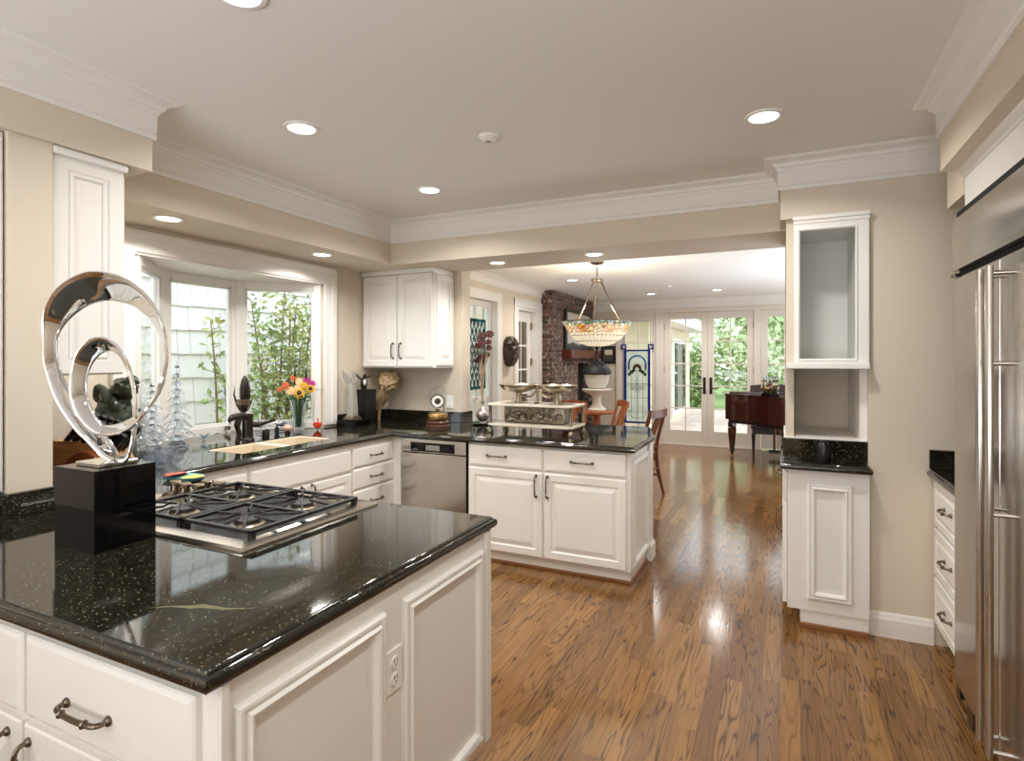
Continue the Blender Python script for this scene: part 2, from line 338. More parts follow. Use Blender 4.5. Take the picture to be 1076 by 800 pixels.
# ------------------------------------------------------------------ mesh helpers
ORIG = {}
class MB:
    def __init__(s): s.bm = bmesh.new()
    def poly(s, pts):
        vs = [s.bm.verts.new(p) for p in pts]
        try: return s.bm.faces.new(vs)
        except ValueError: return None
    def box(s, x0, x1, y0, y1, z0, z1, bev=0.0, T=None):
        b = bmesh.new(); bmesh.ops.create_cube(b, size=1.0)
        for v in b.verts:
            v.co = Vector(((x0 + x1) / 2 + v.co.x * abs(x1 - x0), (y0 + y1) / 2 + v.co.y * abs(y1 - y0), (z0 + z1) / 2 + v.co.z * abs(z1 - z0)))
        if bev > 0: bmesh.ops.bevel(b, geom=list(b.edges), offset=bev, segments=2, affect='EDGES', profile=0.6)
        return s.merge(b, T)
    def merge(s, b, T=None):
        if T is not None: bmesh.ops.transform(b, matrix=T, verts=b.verts)
        me = bpy.data.meshes.new('tmp'); b.to_mesh(me); b.free(); s.bm.from_mesh(me); bpy.data.meshes.remove(me); return s
    def loft(s, rings, close=True, cap0=True, cap1=True):
        n = len(rings[0]); vs = [[s.bm.verts.new(p) for p in r] for r in rings]
        for i in range(len(rings) - 1):
            for j in range(n if close else n - 1):
                k = (j + 1) % n
                try: s.bm.faces.new((vs[i][j], vs[i][k], vs[i + 1][k], vs[i + 1][j]))
                except ValueError: pass
        if cap0: s.bm.faces.new(list(reversed(vs[0])))
        if cap1: s.bm.faces.new(vs[-1])
        return s
    def tube(s, pts, r, seg=8, cap=True):
        pts = [Vector(p) for p in pts]; n = len(pts)
        rs = r if isinstance(r, (list, tuple)) else [r] * n
        tans = []
        for i in range(n):
            t = (pts[min(i + 1, n - 1)] - pts[max(i - 1, 0)]); tans.append(t.normalized() if t.length > 1e-9 else Vector((0, 0, 1)))
        up = Vector((0, 0, 1)) if abs(tans[0].z) < 0.9 else Vector((1, 0, 0))
        a = tans[0].cross(up).normalized(); rings = []
        for i in range(n):
            a = (a - tans[i] * a.dot(tans[i])); a = a.normalized() if a.length > 1e-6 else tans[i].orthogonal().normalized()
            c = tans[i].cross(a)
            rings.append([pts[i] + (a * math.cos(2 * PI * k / seg) + c * math.sin(2 * PI * k / seg)) * rs[i] for k in range(seg)])
        return s.loft(rings, True, cap, cap)
    def lathe(s, prof, c=(0, 0, 0), seg=24, cap=True, T=None):
        c = Vector(c); rings = []
        for (r, z) in prof:
            ring = [Vector((max(r, 1e-4) * math.cos(2 * PI * k / seg), max(r, 1e-4) * math.sin(2 * PI * k / seg), z)) for k in range(seg)]
            if T is not None: ring = [T @ p for p in ring]
            rings.append([p + c for p in ring])
        return s.loft(rings, True, cap, cap)
    def sphere(s, c, r, sc=(1, 1, 1), seg=12):
        b = bmesh.new(); bmesh.ops.create_uvsphere(b, u_segments=seg, v_segments=max(6, seg * 2 // 3), radius=r)
        for v in b.verts: v.co = Vector((v.co.x * sc[0] + c[0], v.co.y * sc[1] + c[1], v.co.z * sc[2] + c[2]))
        return s.merge(b)
    def prism(s, pts, z0, z1):
        return s.loft([[Vector((x, y, z0)) for x, y in pts], [Vector((x, y, z1)) for x, y in pts]])
    def rect_rings(s, O, U, V, N, w, h, prof, fill=True):
        """concentric rectangles: prof is a list of (inset, height along N)"""
        O, U, V, N = map(Vector, (O, U, V, N)); rings = []
        for i, z in prof:
            rings.append([O + U * a + V * b + N * z for a, b in ((i, i), (w - i, i), (w - i, h - i), (i, h - i))])
        return s.loft(rings, True, fill, fill)
    def build(s, name, m, parent=None, smooth=False, local=False):
        bmesh.ops.recalc_face_normals(s.bm, faces=s.bm.faces)
        if parent is not None and not local:
            o = ORIG.get(parent.name, Vector((0, 0, 0)))
            for v in s.bm.verts: v.co -= o
        me = bpy.data.meshes.new(name); s.bm.to_mesh(me); s.bm.free()
        me.materials.append(m)
        if smooth:
            me.polygons.foreach_set('use_smooth', [True] * len(me.polygons))
            try: me.set_sharp_from_angle(angle=math.radians(42))
            except Exception: pass
        ob = bpy.data.objects.new(name, me); COL.objects.link(ob)
        if parent is not None:
            ob.parent = parent; ORIG[ob.name] = ORIG.get(parent.name, Vector((0, 0, 0)))
        return ob
def tag(o, label=None, cat=None, group=None, kind=None):
    if label: o['label'] = label
    if cat: o['category'] = cat
    if group: o['group'] = group
    if kind: o['kind'] = kind
    return o
def thing(name, label, cat, loc=(0, 0, 0), rz=0.0, group=None):
    o = bpy.data.objects.new(name, None); COL.objects.link(o)
    o.empty_display_size = 0.1
    o.location = loc; o.rotation_euler = (0, 0, rz)
    ORIG[o.name] = Vector(loc)
    return tag(o, label, cat, group)
def struct(name, mb, m, label, cat, smooth=False):
    o = mb.build(name, m, None, smooth); return tag(o, label, cat, None, 'structure')
def spline(pts, n=6, closed=False):
    P = [Vector(p) for p in pts]; out = []; k = len(P)
    rng = range(k if closed else k - 1)
    for i in rng:
        if closed: a, b, c, d = P[(i - 1) % k], P[i], P[(i + 1) % k], P[(i + 2) % k]
        else: a, b, c, d = P[max(i - 1, 0)], P[i], P[i + 1], P[min(i + 2, k - 1)]
        for j in range(n):
            t = j / n
            out.append(0.5 * ((2 * b) + (c - a) * t + (2 * a - 5 * b + 4 * c - d) * t * t + (3 * b - a - 3 * c + d) * t ** 3))
    if not closed: out.append(P[-1])
    return out
def offset_path(path, d, closed=False):
    """offset a 2D path to its right by d with mitred corners"""
    n = len(path); out = []
    for i in range(n):
        p = Vector(path[i])
        def nrm(a, b):
            t = (Vector(b) - Vector(a)).normalized(); return Vector((t.y, -t.x))
        ns = []
        if closed or i > 0: ns.append(nrm(path[i - 1], path[i]))
        if closed or i < n - 1: ns.append(nrm(path[i], path[(i + 1) % n]))
        if len(ns) == 1: out.append(p + ns[0] * d)
        else:
            m = ns[0] + ns[1]; m = m / max(m.dot(ns[0]), 0.2) if m.length > 1e-6 else ns[0]
            out.append(p + m * d)
    return out
def sweep(mb, path, prof):
    rings = []
    offs = [offset_path(path, o) for o, z in prof]
    for i in range(len(path)):
        rings.append([Vector((offs[k][i].x, offs[k][i].y, prof[k][1])) for k in range(len(prof))])
    return mb.loft(rings, True, True, True)
def crown(z, h, p):
    q = [(0, 1), (.13, 1), (.16, .90), (.11, .87), (.09, .84), (.15, .80), (.17, .40), (.24, .36), (.28, .30), (.40, .26), (.47, .17), (.62, .13), (.70, .11), (.90, .08), (1.0, .03), (1.0, 0), (0, 0)]
    return [(p * a, z - h * b) for a, b in q]
RAISED = [(0, 0), (0, .016), (.004, .020), (.050, .020), (.056, .013), (.066, .013), (.092, .020), (.096, .0205)]
SLAB = [(0, 0), (0, .012), (.004, .016), (.014, .020), (.016, .020)]
FRAME = [(0, 0), (0, .008), (.005, .014), (.012, .015), (.015, .010), (.022, .012), (.028, .019), (.036, .016), (.040, .006), (.042, 0)]
X, Y, Z = Vector((1, 0, 0)), Vector((0, 1, 0)), Vector((0, 0, 1))

def pull(parent, P, U, N, L=0.13, r=0.0058, pr=0.032, m='pewter'):
    """arched bar pull with end rosettes and two collars"""
    P, U, N = Vector(P), Vector(U), Vector(N); mb = MB(); h = L / 2
    pts = [P - U * h, P - U * h * .99 + N * pr * .5, P - U * h * .86 + N * pr * .82, P - U * h * .5 + N * pr * .95, P + N * pr, P + U * h * .5 + N * pr * .95, P + U * h * .86 + N * pr * .82, P + U * h * .99 + N * pr * .5, P + U * h]
    mb.tube(spline(pts, 3), r, 8)
    for sgn in (-1, 1):
        mb.tube([P + U * h * sgn, P + U * h * sgn + N * .004, P + U * h * sgn + N * .009], [r * 1.9, r * 1.9, r * 1.2], 10)
        c = P + U * h * .55 * sgn + N * pr * .94
        mb.tube([c - U * .004, c, c + U * .004], [r * 1.2, r * 1.65, r * 1.2], 10)
    return mb.build('handle', M[m], parent, True)
def front(name, parent, O, U, N, w, h, style=RAISED, m='cab'):
    return MB().rect_rings(O, U, Z, N, w, h, style).build(name, M[m], parent)

# ------------------------------------------------------------------ the shell
XW = -3.46      # window wall
mb = MB(); mb.box(-3.6, 3.1, -3.2, 10.35, -0.08, 0)
struct('floor', mb, M['oak'], 'glossy oak strip floor running from kitchen to french doors', 'floor')
mb = MB(); mb.box(-3.6, 3.1, -3.2, 4.3, 2.625, 2.72)
struct('ceiling', mb, M['ceiling'], 'smooth white kitchen ceiling', 'ceiling')
mb = MB(); mb.box(-3.6, 3.1, 4.3, 10.35, 2.54, 2.66)
struct('ceiling_dining', mb, M['ceiling'], 'pale ceiling of the dining room beyond the beam', 'ceiling')
BAY = [(XW, 3.65), (-3.93, 3.19), (-3.93, 2.56), (XW, 2.10)]
mb = MB()
mb.box(XW - .14, XW, 3.65, 4.60, 0, 2.6)
struct('wall_left', mb, M['wall'], 'beige kitchen wall between bay window and corner cabinet', 'wall')
mb = MB(); mb.box(XW - .14, XW, -3.2, 2.10, 0, 2.6)
struct('wall_left_near', mb, M['wall'], 'beige kitchen wall behind the knife block', 'wall')
mb = MB(); mb.box(XW - .14, XW, 2.10, 3.65, 2.13, 2.6)
struct('wall_header', mb, M['wall'], 'beige wall above the bay window', 'wall')
mb = MB(); mb.prism([(XW, 3.65), (-3.98, 3.22), (-3.98, 2.53), (XW, 2.10)], 0, 0.87)
struct('wall_bay', mb, M['wall'], 'low wall under the bay window ledge', 'wall')
mb = MB(); mb.prism([(XW + .012, 3.66), (XW - .03, 3.66), (-3.98, 3.21), (-3.98, 2.54), (XW - .03, 2.09), (XW + .012, 2.09)], 2.108, 2.25)
struct('trim_bay', mb, M['trim'], 'white head board inside the bay window', 'trim')
mb = MB(); mb.box(XW, -2.60, 4.46, 4.62, 0, 2.30)
struct('wall_corner', mb, M['wall'], 'beige wall behind the mantel clock and upper cabinet', 'wall')
mb = MB(); mb.box(XW, -2.52, 1.09, 1.23, 0.0, 2.31)
struct('wall_stub', mb, M['wall'], 'beige wall end beside the chrome ring sculpture', 'wall')
mb = MB(); mb.box(XW, -2.50, -3.2, 1.60, 2.31, 2.625)
mb.box(XW, -2.95, 1.60, 3.89, 2.28, 2.625)
struct('beam_window', mb, M['wall'], 'beige dropped soffit above the bay window', 'soffit')
mb = MB(); mb.box(XW, 0.03, 3.89, 4.46, 2.275, 2.625)
struct('beam_opening', mb, M['wall'], 'beige beam over the opening to the dining room', 'beam')
mb = MB()
mb.box(0.43, 1.6, 3.62, 4.40, 0, 2.625)
struct('wall_right', mb, M['wall'], 'beige wall beside the white open wall cabinet', 'wall')
mb = MB(); mb.box(0.0, 0.43, 3.62, 4.46, 2.285, 2.625)
mb.box(0.03, 0.07, 3.66, 4.40, 0.917, 2.285); mb.box(0.07, 0.43, 4.25, 4.40, 0.0, 2.285)
struct('wall_niche', mb, M['wall'], 'beige wall around and above the small niche', 'wall')
mb = MB(); mb.box(1.42, 1.56, -3.2, 3.62, 0, 2.625)
struct('wall_side', mb, M['wall'], 'beige wall behind the steel refrigerator', 'wall')
mb = MB(); mb.box(0.63, 1.42, -3.2, 3.04, 2.30, 2.625); mb.box(0.71, 1.42, 3.04, 3.30, 2.19, 2.625)
struct('beam_fridge', mb, M['wall'], 'beige soffit above the steel refrigerator', 'soffit')
# dining room
XD = -3.30
mb = MB()
mb.box(XD - .2, XD, 4.62, 5.75, 0, 2.6); mb.box(XD - .2, XD, 5.75, 6.56, 2.22, 2.6); mb.box(XD - .2, XD, 5.75, 6.56, 0, 0.35)
mb.box(XD - .2, XD, 6.56, 7.19, 0, 2.6); mb.box(XD - .2, XD, 7.19, 8.02, 2.22, 2.6); mb.box(XD - .2, XD, 8.02, 10.35, 0, 2.6)
struct('wall_dining_left', mb, M['wall'], 'beige dining room wall behind the bronze mask', 'wall')
YF = 10.2
mb = MB()
mb.box(-3.5, -2.62, YF, YF + .14, 0, 2.6); mb.box(-2.62, 3.1, YF, YF + .14, 2.33, 2.6); mb.box(0.48, 3.1, YF, YF + .14, 0, 2.33)
struct('wall_far', mb, M['wall'], 'taupe end wall around the french doors', 'wall')
mb = MB(); mb.box(3.0, 3.1, 4.4, 10.3, 0, 2.6); mb.box(1.5, 3.1, 4.3, 4.40, 0, 2.6)
struct('wall_dining_right', mb, M['wall'], 'beige dining room wall behind the kitchen', 'wall')
mb = MB()
mb.box(-3.6, -1.1, -3.3, -3.2, 0, 2.625); mb.box(-0.2, 1.56, -3.3, -3.2, 0, 2.625); mb.box(-1.1, -0.2, -3.3, -3.2, 2.0, 2.625); mb.box(-1.1, -0.2, -3.3, -3.2, 0, 1.1)  # rear wall out of view; its window opening is added to admit sky light
struct('wall_back', mb, M['wall'], 'beige wall behind the viewer with a window opening added for light', 'wall')
mb = MB(); mb.box(-2.5, -1.5, -3.2, -3.15, 0, 2.1, .01); mb.box(-2.42, -1.58, -3.15, -3.14, .2, 1.0, .004); mb.box(-2.42, -1.58, -3.15, -3.14, 1.1, 2.0, .004)  # out of view, added so the chrome has something dark to reflect
struct('door_4', mb, M['block_end'], 'unseen brown wooden door added behind the viewer for reflections', 'door')
mb = MB(); mb.box(0.3, 1.2, -3.2, -3.15, 0, 2.1, .01); mb.box(.38, 1.12, -3.15, -3.14, .2, 1.0, .004); mb.box(.38, 1.12, -3.15, -3.14, 1.1, 2.0, .004)  # second unseen door, added as a black shape for reflections
struct('door_5', mb, M['black'], 'unseen black door added behind the viewer for dark reflections', 'door')

# mouldings
mb = MB(); sweep(mb, [(-2.50, -3.2), (-2.50, 1.60), (-2.95, 1.60), (-2.95, 3.89), (0.0, 3.89), (0.0, 3.62), (1.42, 3.62), (1.42, 3.04), (0.63, 3.04), (0.63, -3.2)], crown(2.625, .175, .085))
struct('trim_crown', mb, M['trim'], 'deep white crown moulding around the kitchen ceiling', 'crown moulding')
mb = MB(); sweep(mb, [(XD, 4.62), (XD, 8.06)], crown(2.54, .12, .09))
sweep(mb, [(-3.12, YF), (3.0, YF)], [(0, 2.36), (.015, 2.36), (.02, 2.375), (.012, 2.46), (.02, 2.47), (.03, 2.54), (0, 2.54)])
struct('trim_dining', mb, M['trim'], 'white crown moulding of the dining room', 'crown moulding')
BB = [(0, 0), (.016, 0), (.016, .095), (.012, .105), (.009, .12), (.005, .13), (0, .13)]
mb = MB(); sweep(mb, [(0.43, 3.62), (0.72, 3.62)], BB)
struct('baseboard_right', mb, M['trim'], 'white baseboard under the bare beige wall', 'baseboard')
mb = MB(); sweep(mb, [(-2.6, YF), (-1.86, YF)], BB); sweep(mb, [(0.48, YF), (3.0, YF)], BB)
struct('baseboard_far', mb, M['door'], 'baseboard beside the french doors', 'baseboard')
# casing of the bay
mb = MB()
CAS = [(0, 0), (0, .018), (.02, .026), (.05, .020), (.085, .020), (.10, .012), (.11, .012), (.112, 0)]
def casing(mb, O, U, N, w, h, wd=.11, t=.022, sill=False):
    """three-sided door casing around an opening w x h starting at O"""
    O, U, N = Vector(O), Vector(U), Vector(N)
    def bar(a0, a1, b0, b1, t):
        for (i0, i1, tt) in ((0, 1, t * .75),):
            ps = [O + U * a + Z * b for a, b in ((a0, b0), (a1, b0), (a1, b1), (a0, b1))]
            mb.loft([[p for p in ps], [p + N * t * .8 for p in ps], [p + N * t + (sum(ps, Vector()) / 4 - p) * .06 for p in ps]])
    bar(-wd, 0, 0, h + wd, t); bar(w, w + wd, 0, h + wd, t); bar(-wd, w + wd, h, h + wd, t * 1.02)
    bar(-wd - .006, -wd * .62, 0, h + wd, t * 1.35); bar(w + wd * .62, w + wd + .006, 0, h + wd, t * 1.35); bar(-wd - .006, w + wd + .006, h + wd * .62, h + wd + .006, t * 1.36)
casing(mb, (XW, 2.10, .935), Y, X, 1.55, 1.185, .125, .024)
struct('trim_window', mb, M['trim'], 'white casing around the bay window opening', 'window casing')

# ------------------------------------------------------------------ bay window
def sash(mbf, mbg, p, q, z0, z1, fr=.055, dp=.05, mull=None):
    p, q = Vector((p[0], p[1], 0)), Vector((q[0], q[1], 0)); U = (q - p).normalized(); L = (q - p).length; N = Vector((U.y, -U.x, 0))
    T = Matrix(((U.x, N.x, 0, p.x), (U.y, N.y, 0, p.y), (0, 0, 1, 0), (0, 0, 0, 1)))
    for (a0, a1, b0, b1) in ((0, fr, z0, z1), (L - fr, L, z0, z1), (fr, L - fr, z0, z0 + fr), (fr, L - fr, z1 - fr, z1)):
        mbf.box(a0, a1, -dp / 2, dp / 2, b0, b1, .004, T)
    for (a0, a1, b0, b1) in ((fr, fr + .018, z0 + fr, z1 - fr), (L - fr - .018, L - fr, z0 + fr, z1 - fr), (fr, L - fr, z0 + fr, z0 + fr + .018), (fr, L - fr, z1 - fr - .018, z1 - fr)):
        mbf.box(a0, a1, -dp * .3, dp * .3, b0, b1, .002, T)
    if mull:
        nx, nz = mull
        for i in range(1, nx):
            a = fr + (L - 2 * fr) * i / nx; mbf.box(a - .009, a + .009, -.012, .012, z0 + fr, z1 - fr, 0, T)
        for j in range(1, nz):
            b = z0 + fr + (z1 - z0 - 2 * fr) * j / nz; mbf.box(fr, L - fr, -.0125, .0125, b - .009, b + .009, 0, T)
    mbg.box(fr, L - fr, -.003, .003, z0 + fr, z1 - fr, 0, T)
f, g = MB(), MB()
W0 = 0.918
sash(f, g, (XW - .012, 3.635), (-3.92, 3.19), W0, 2.108); sash(f, g, (-3.93, 3.18), (-3.93, 2.57), W0, 2.108); sash(f, g, (-3.92, 2.56), (XW - .012, 2.115), W0, 2.108)
for c in ((-3.93, 3.19), (-3.93, 2.56)): f.lathe([(.045, W0), (.045, 2.108)], (c[0], c[1], 0), 8)
w = struct('window_1', f, M['trim'], 'white three-sided bay window above the kitchen sink', 'window')
g.build('glass_pane', M['pane'], w)
h = MB()
h.box(-3.90, -3.86, 3.06, 3.08, W0 + .02, W0 + .05, .003); h.tube([(-3.87, 3.07, W0 + .04), (-3.85, 3.07, W0 + .045), (-3.83, 3.03, W0 + .05)], .006, 8)
h.build('window_crank', M['pewter'], w, True)

# ------------------------------------------------------------------ downlights
def downlight(x, y, z, label, r=.085, power=None, grp='recessed ceiling lights', lamp=True):
    t = thing('recessed_light', label, 'ceiling light', (x, y, z), 0, grp)
    MB().lathe([(r * .72, -.001), (r * .78, -.010), (r * .95, -.009), (r, -.004), (r, -.0005), (r * .72, -.0005)], (x, y, z), 32, False).build('trim_ring', M['white'], t, True)
    MB().lathe([(0.0001, -.004), (r * .74, -.004), (r * .74, -.0008), (.0001, -.0008)], (x, y, z), 32).build('lens', M['lens'], t)
    if lamp:
        ld = bpy.data.lights.new('downlight', 'AREA'); ld.shape = 'DISK'; ld.size = .14; ld.energy = power or LAMP; ld.color = LAMP_COL; ld.spread = 2.6
        lo = bpy.data.objects.new('downlight', ld); COL.objects.link(lo); lo.parent = t; lo.location = (0, 0, -.02)
DL = [(-2.13, 2.10, 2.625, 'recessed light near the chrome sculpture end of the kitchen ceiling, left of the smoke detector'),
      (-0.07, 2.92, 2.625, 'recessed light by itself on the kitchen ceiling near the open wall cabinet'),
      (-2.13, 3.23, 2.625, 'recessed light on the kitchen ceiling nearest the corner cabinet'),
      (-1.52, 1.24, 2.625, 'recessed light cut by the top edge of the photo above the cooktop counter')]
for a in DL: downlight(*a)
for x, y, lb in ((-3.11, 2.08, 'recessed soffit light above the bay window, nearest the sculpture'), (-3.13, 3.29, 'recessed soffit light above the flowers and window casing')):
    downlight(x, y, 2.28, lb, .08, LAMP * .65, 'soffit lights over the window')
for x, y, lb in ((-2.08, 4.15, 'recessed beam light nearest the upper cabinet'), (-1.26, 4.12, 'recessed beam light above the stained glass pendant')):
    downlight(x, y, 2.275, lb, .075, LAMP * .7, 'lights under the opening beam')
for x, y, lb in ((-1.88, 9.23, 'recessed dining ceiling light nearest the brick chimney'), (-0.87, 9.14, 'recessed dining ceiling light above the french doors, right one of two')):
    downlight(x, y, 2.54, lb, .085, LAMP, 'dining room ceiling lights')
for i, (x, y) in enumerate(((-0.07, 1.2), (-1.5, -0.9), (0.0, -0.9))):  # extra downlights out of view, added to light the kitchen
    downlight(x, y, 2.625, ('unseen recessed ceiling light added above the viewer', 'unseen recessed ceiling light added behind the viewer over the drawers', 'unseen recessed ceiling light added behind the viewer over the floor')[i], .085, LAMP * (.7, .10, .15)[i])
for i, (x, y) in enumerate(((0.9, 9.1), (0.9, 6.6), (-2.5, 7.2))):  # extra dining downlights, added for more light in the room
    downlight(x, y, 2.54, ('added dining ceiling light over the piano', 'added dining ceiling light behind the pantry wall', 'added dining ceiling light near the bronze mask')[i], .085, LAMP, 'dining room ceiling lights')
t = thing('smoke_detector', 'small white smoke detector on the middle of the kitchen ceiling', 'smoke detector', (-1.35, 2.59, 2.625))
MB().lathe([(.0001, -.028), (.028, -.028), (.036, -.02), (.05, -.012), (.052, -.0005), (.0001, -.0005)], (-1.35, 2.59, 2.625), 24).build('housing', M['white'], t, True)
MB().lathe([(.0001, -.031), (.012, -.031), (.014, -.028), (.0001, -.028)], (-1.35, 2.59, 2.625), 12).build('sensor_cap', M['lcd'], t, True)
t = thing('smoke_detector', 'tiny white smoke detector on the dining room ceiling', 'smoke detector', (-1.45, 8.37, 2.54))
MB().lathe([(.0001, -.028), (.028, -.028), (.045, -.012), (.047, -.0005), (.0001, -.0005)], (-1.45, 8.37, 2.54), 20).build('housing', M['white'], t, True)

# ------------------------------------------------------------------ worktop
def worktop(name, outer, z1, label, cat='countertop', hole=None, th=.04, b=.014):
    """outer is clockwise seen from above so its right side is inside"""
    mb = MB(); bm = mb.bm
    zc, rz = z1 - th * .58, th * .42
    prof = [(.014 - .014 * math.cos(a * PI / 16), zc + rz * math.sin(a * PI / 16)) for a in range(-8, 6)] + [(.0125, z1 - th * .20), (.014, z1 - .005), (.016, z1 - .0015), (.020, z1)]
    rings = [[Vector((p.x, p.y, z)) for p in offset_path(outer, i, True)] for i, z in prof]
    mb.loft(rings, True, False, False)
    bm.verts.ensure_lookup_table(); n = len(outer)
    for ri, zz in ((0, z1 - th), (len(prof) - 1, z1)):
        es = []
        top = [bm.verts[ri * n + k] for k in range(n)]
        for k in range(n):
            es.append(bm.edges.get((top[k], top[(k + 1) % n])))
        if hole:
            hv = [bm.verts.new((x, y, zz)) for x, y in hole]; bm.verts.ensure_lookup_table()
            for k in range(len(hv)): es.append(bm.edges.new((hv[k], hv[(k + 1) % len(hv)])))
            if ri == 0: hlow = hv
            else: hup = hv
        bmesh.ops.triangle_fill(bm, edges=es, use_beauty=True, use_dissolve=False)
    if hole:
        for k in range(len(hole)):
            j = (k + 1) % len(hole); bm.faces.new((hlow[k], hlow[j], hup[j], hup[k]))
    o = mb.build(name, M['granite'], None, True)
    for p in o.data.polygons:
        if abs(p.normal.z) > .985: p.use_smooth = False
    return tag(o, label, cat)
CT = 0.915
outer = [(-0.93, 1.855), (-0.93, 0.69), (-3.455, 0.69), (-3.455, 1.085), (-2.515, 1.085), (-2.515, 1.235), (-3.455, 1.235), (-3.455, 2.115), (-3.90, 2.57), (-3.90, 3.18), (-3.455, 3.635),
         (-3.455, 4.455), (-2.595, 4.455), (-2.595, 4.86), (-0.985, 4.86), (-0.845, 4.31), (-0.845, 3.66), (-2.76, 3.66), (-2.76, 1.855)]
SH = [(-2.93, 2.42), (-3.27, 2.42), (-3.27, 3.20), (-2.93, 3.20)]
worktop('countertop', outer, CT, 'continuous black granite countertop of island, sink run and peninsula', hole=SH)
t = worktop('countertop', [(0.44, 3.50), (0.0, 3.50), (0.0, 4.24), (0.44, 4.24)][::1], CT, 'black granite countertop under the open white wall cabinet')
worktop('countertop', [(1.41, 3.052), (0.69, 3.052), (0.69, 3.612), (1.41, 3.612)], CT, 'black granite countertop partly hidden behind the refrigerator')
def slab_thing(name, label, cat, boxes, m, bev=.003):
    mb = MB()
    for b in boxes: mb.box(*b, bev)
    return tag(mb.build(name, m, None), label, cat)
slab_thing('backsplash', 'black granite backsplash behind clock and black pedestal', 'backsplash', [(-3.45, -2.585, 4.435, 4.458, CT, 1.01), (-2.598, -2.578, 4.435, 4.63, CT, 1.01)], M['granite'])
slab_thing('backsplash', 'short black granite side splash behind the crystal trophy', 'backsplash', [(XW + .002, XW + .020, 3.80, 4.433, CT, 1.01)], M['granite'])
slab_thing('backsplash', 'black granite backsplash around the base of the beige wall end', 'backsplash', [(-2.518, -2.495, 1.065, 1.255, CT, 1.0), (-3.45, -2.518, 1.065, 1.088, CT, 1.0), (-3.45, -2.518, 1.232, 1.255, CT, 1.0)], M['granite'])
slab_thing('backsplash', 'black granite backsplash under the white sill of the small niche', 'backsplash', [(0.012, 0.428, 3.62, 3.645, CT, 1.035)], M['granite'])
slab_thing('backsplash', 'black granite backsplash in the corner beside the refrigerator', 'backsplash', [(0.70, 1.40, 3.595, 3.618, CT, 1.015)], M['granite'])

# ------------------------------------------------------------------ island
FX = -0.95
t = thing('island_cabinet', 'white island base cabinet with two framed side panels and drawers', 'cabinet', (-2.0, 1.27, 0))
mb = MB(); mb.box(-2.50, FX, 0.735, 1.815, 0.13, 0.874); mb.box(-2.50, FX - .09, 0.82, 1.72, 0, 0.13)
mb.build('body', M['cab'], t)
for y0, y1, nm in ((0.765, 1.222, 'panel_moulding'), (1.305, 1.768, 'panel_moulding')):
    MB().rect_rings((FX, y0, .155), Y, Z, X, y1 - y0, .66, FRAME, False).build(nm, M['cab'], t)
MB().box(FX, FX + .012, 1.785, 1.822, .13, .874, .004).build('corner_trim', M['cab'], t)
MB().box(FX, FX + .010, .73, .75, .13, .874, .003).build('corner_trim', M['cab'], t)
for x0, x1 in ((-1.585, -1.0), (-2.185, -1.60)):
    d = front('drawer', t, (x0, .735, .655), X, -Y, x1 - x0, .19, SLAB)
    pull(d, ((x0 + x1) / 2 - .04, .715, .735), X, -Y, .15)
    dd = front('door', t, (x0, .735, .15), X, -Y, x1 - x0, .49, RAISED)
    pull(dd, ((x0 + .024) if x0 > -1.6 else (x1 - .052), .715, .54), Z, -Y, .13)
t = thing('power_outlet', 'white double power outlet on the island side between two framed panels', 'outlet', (FX, 1.263, .645))
MB().box(FX, FX + .006, 1.229, 1.298, .585, .70, .002).build('cover_plate', M['white'], t)
for zc in (.620, .665):
    mb = MB(); mb.lathe([(.0001, 0), (.0165, 0), (.0165, .004), (.0001, .004)], (FX + .0055, 1.2635, zc), 20, True, Matrix.Rotation(PI / 2, 4, 'Y'))
    s = mb.build('socket', M['white'], t)
    sl = MB()
    for dy, hh in ((-.006, .011), (.006, .009)): sl.box(FX + .0093, FX + .0100, 1.2635 + dy - .001, 1.2635 + dy + .001, zc, zc + hh)
    sl.lathe([(.0001, 0), (.0025, 0), (.0025, .0006), (.0001, .0006)], (FX + .0093, 1.2635, zc - .007), 10, True, Matrix.Rotation(PI / 2, 4, 'Y'))
    sl.build('slots', M['black'], s)

# ------------------------------------------------------------------ sink run, dishwasher, peninsula
FS = -2.80
def base_unit(label, y0, y1, loc):
    t = thing('base_cabinet', label, 'cabinet', loc)
    mb = MB(); mb.box(-3.44, FS, y0, y1, .10, .874); mb.box(-3.44, FS - .08, y0, y1, 0, .10); mb.build('body', M['cab'], t); return t
t = base_unit('white base cabinet at the corner end of the sink run behind the cooktop', 1.86, 2.345, (-3.1, 2.1, 0))
front('false_front', t, (FS, 1.87, .68), Y, X, .465, .155, SLAB)
d = front('door', t, (FS, 1.87, .12), Y, X, .465, .545); pull(d, (FS + .02, 2.29, .56), Z, X, .12)
t = thing('base_cabinet', 'white sink base cabinet with long blank front under the cream sink', 'cabinet', (-3.1, 2.8, 0))
mb = MB(); mb.box(-3.44, FS, 2.348, 3.222, .10, .66); mb.box(FS - .02, FS, 2.348, 3.222, .66, .874); mb.box(-3.44, FS - .08, 2.348, 3.222, 0, .10); mb.build('body', M['cab'], t)
front('false_front', t, (FS, 2.355, .68), Y, X, .86, .155, SLAB)
for k in range(2):
    d = front('door', t, (FS, 2.355 + k * .432, .12), Y, X, .428, .545); pull(d, (FS + .02, 2.74 + k * .09, .60), Z, X, .12)
t = base_unit('white cabinet of stacked drawers beside the dishwasher', 3.225, 3.735, (-3.1, 3.5, 0))
for z0, hh in ((.695, .145), (.535, .15), (.335, .19), (.12, .205)):
    d = front('drawer', t, (FS, 3.235, z0), Y, X, .475, hh, SLAB); pull(d, (FS + .02, 3.49, z0 + hh * .5), Y, X, .13)
MB().box(FS, FS + .088, 3.712, 3.74, .02, .874, .003).build('filler_strip', M['cab'], t)

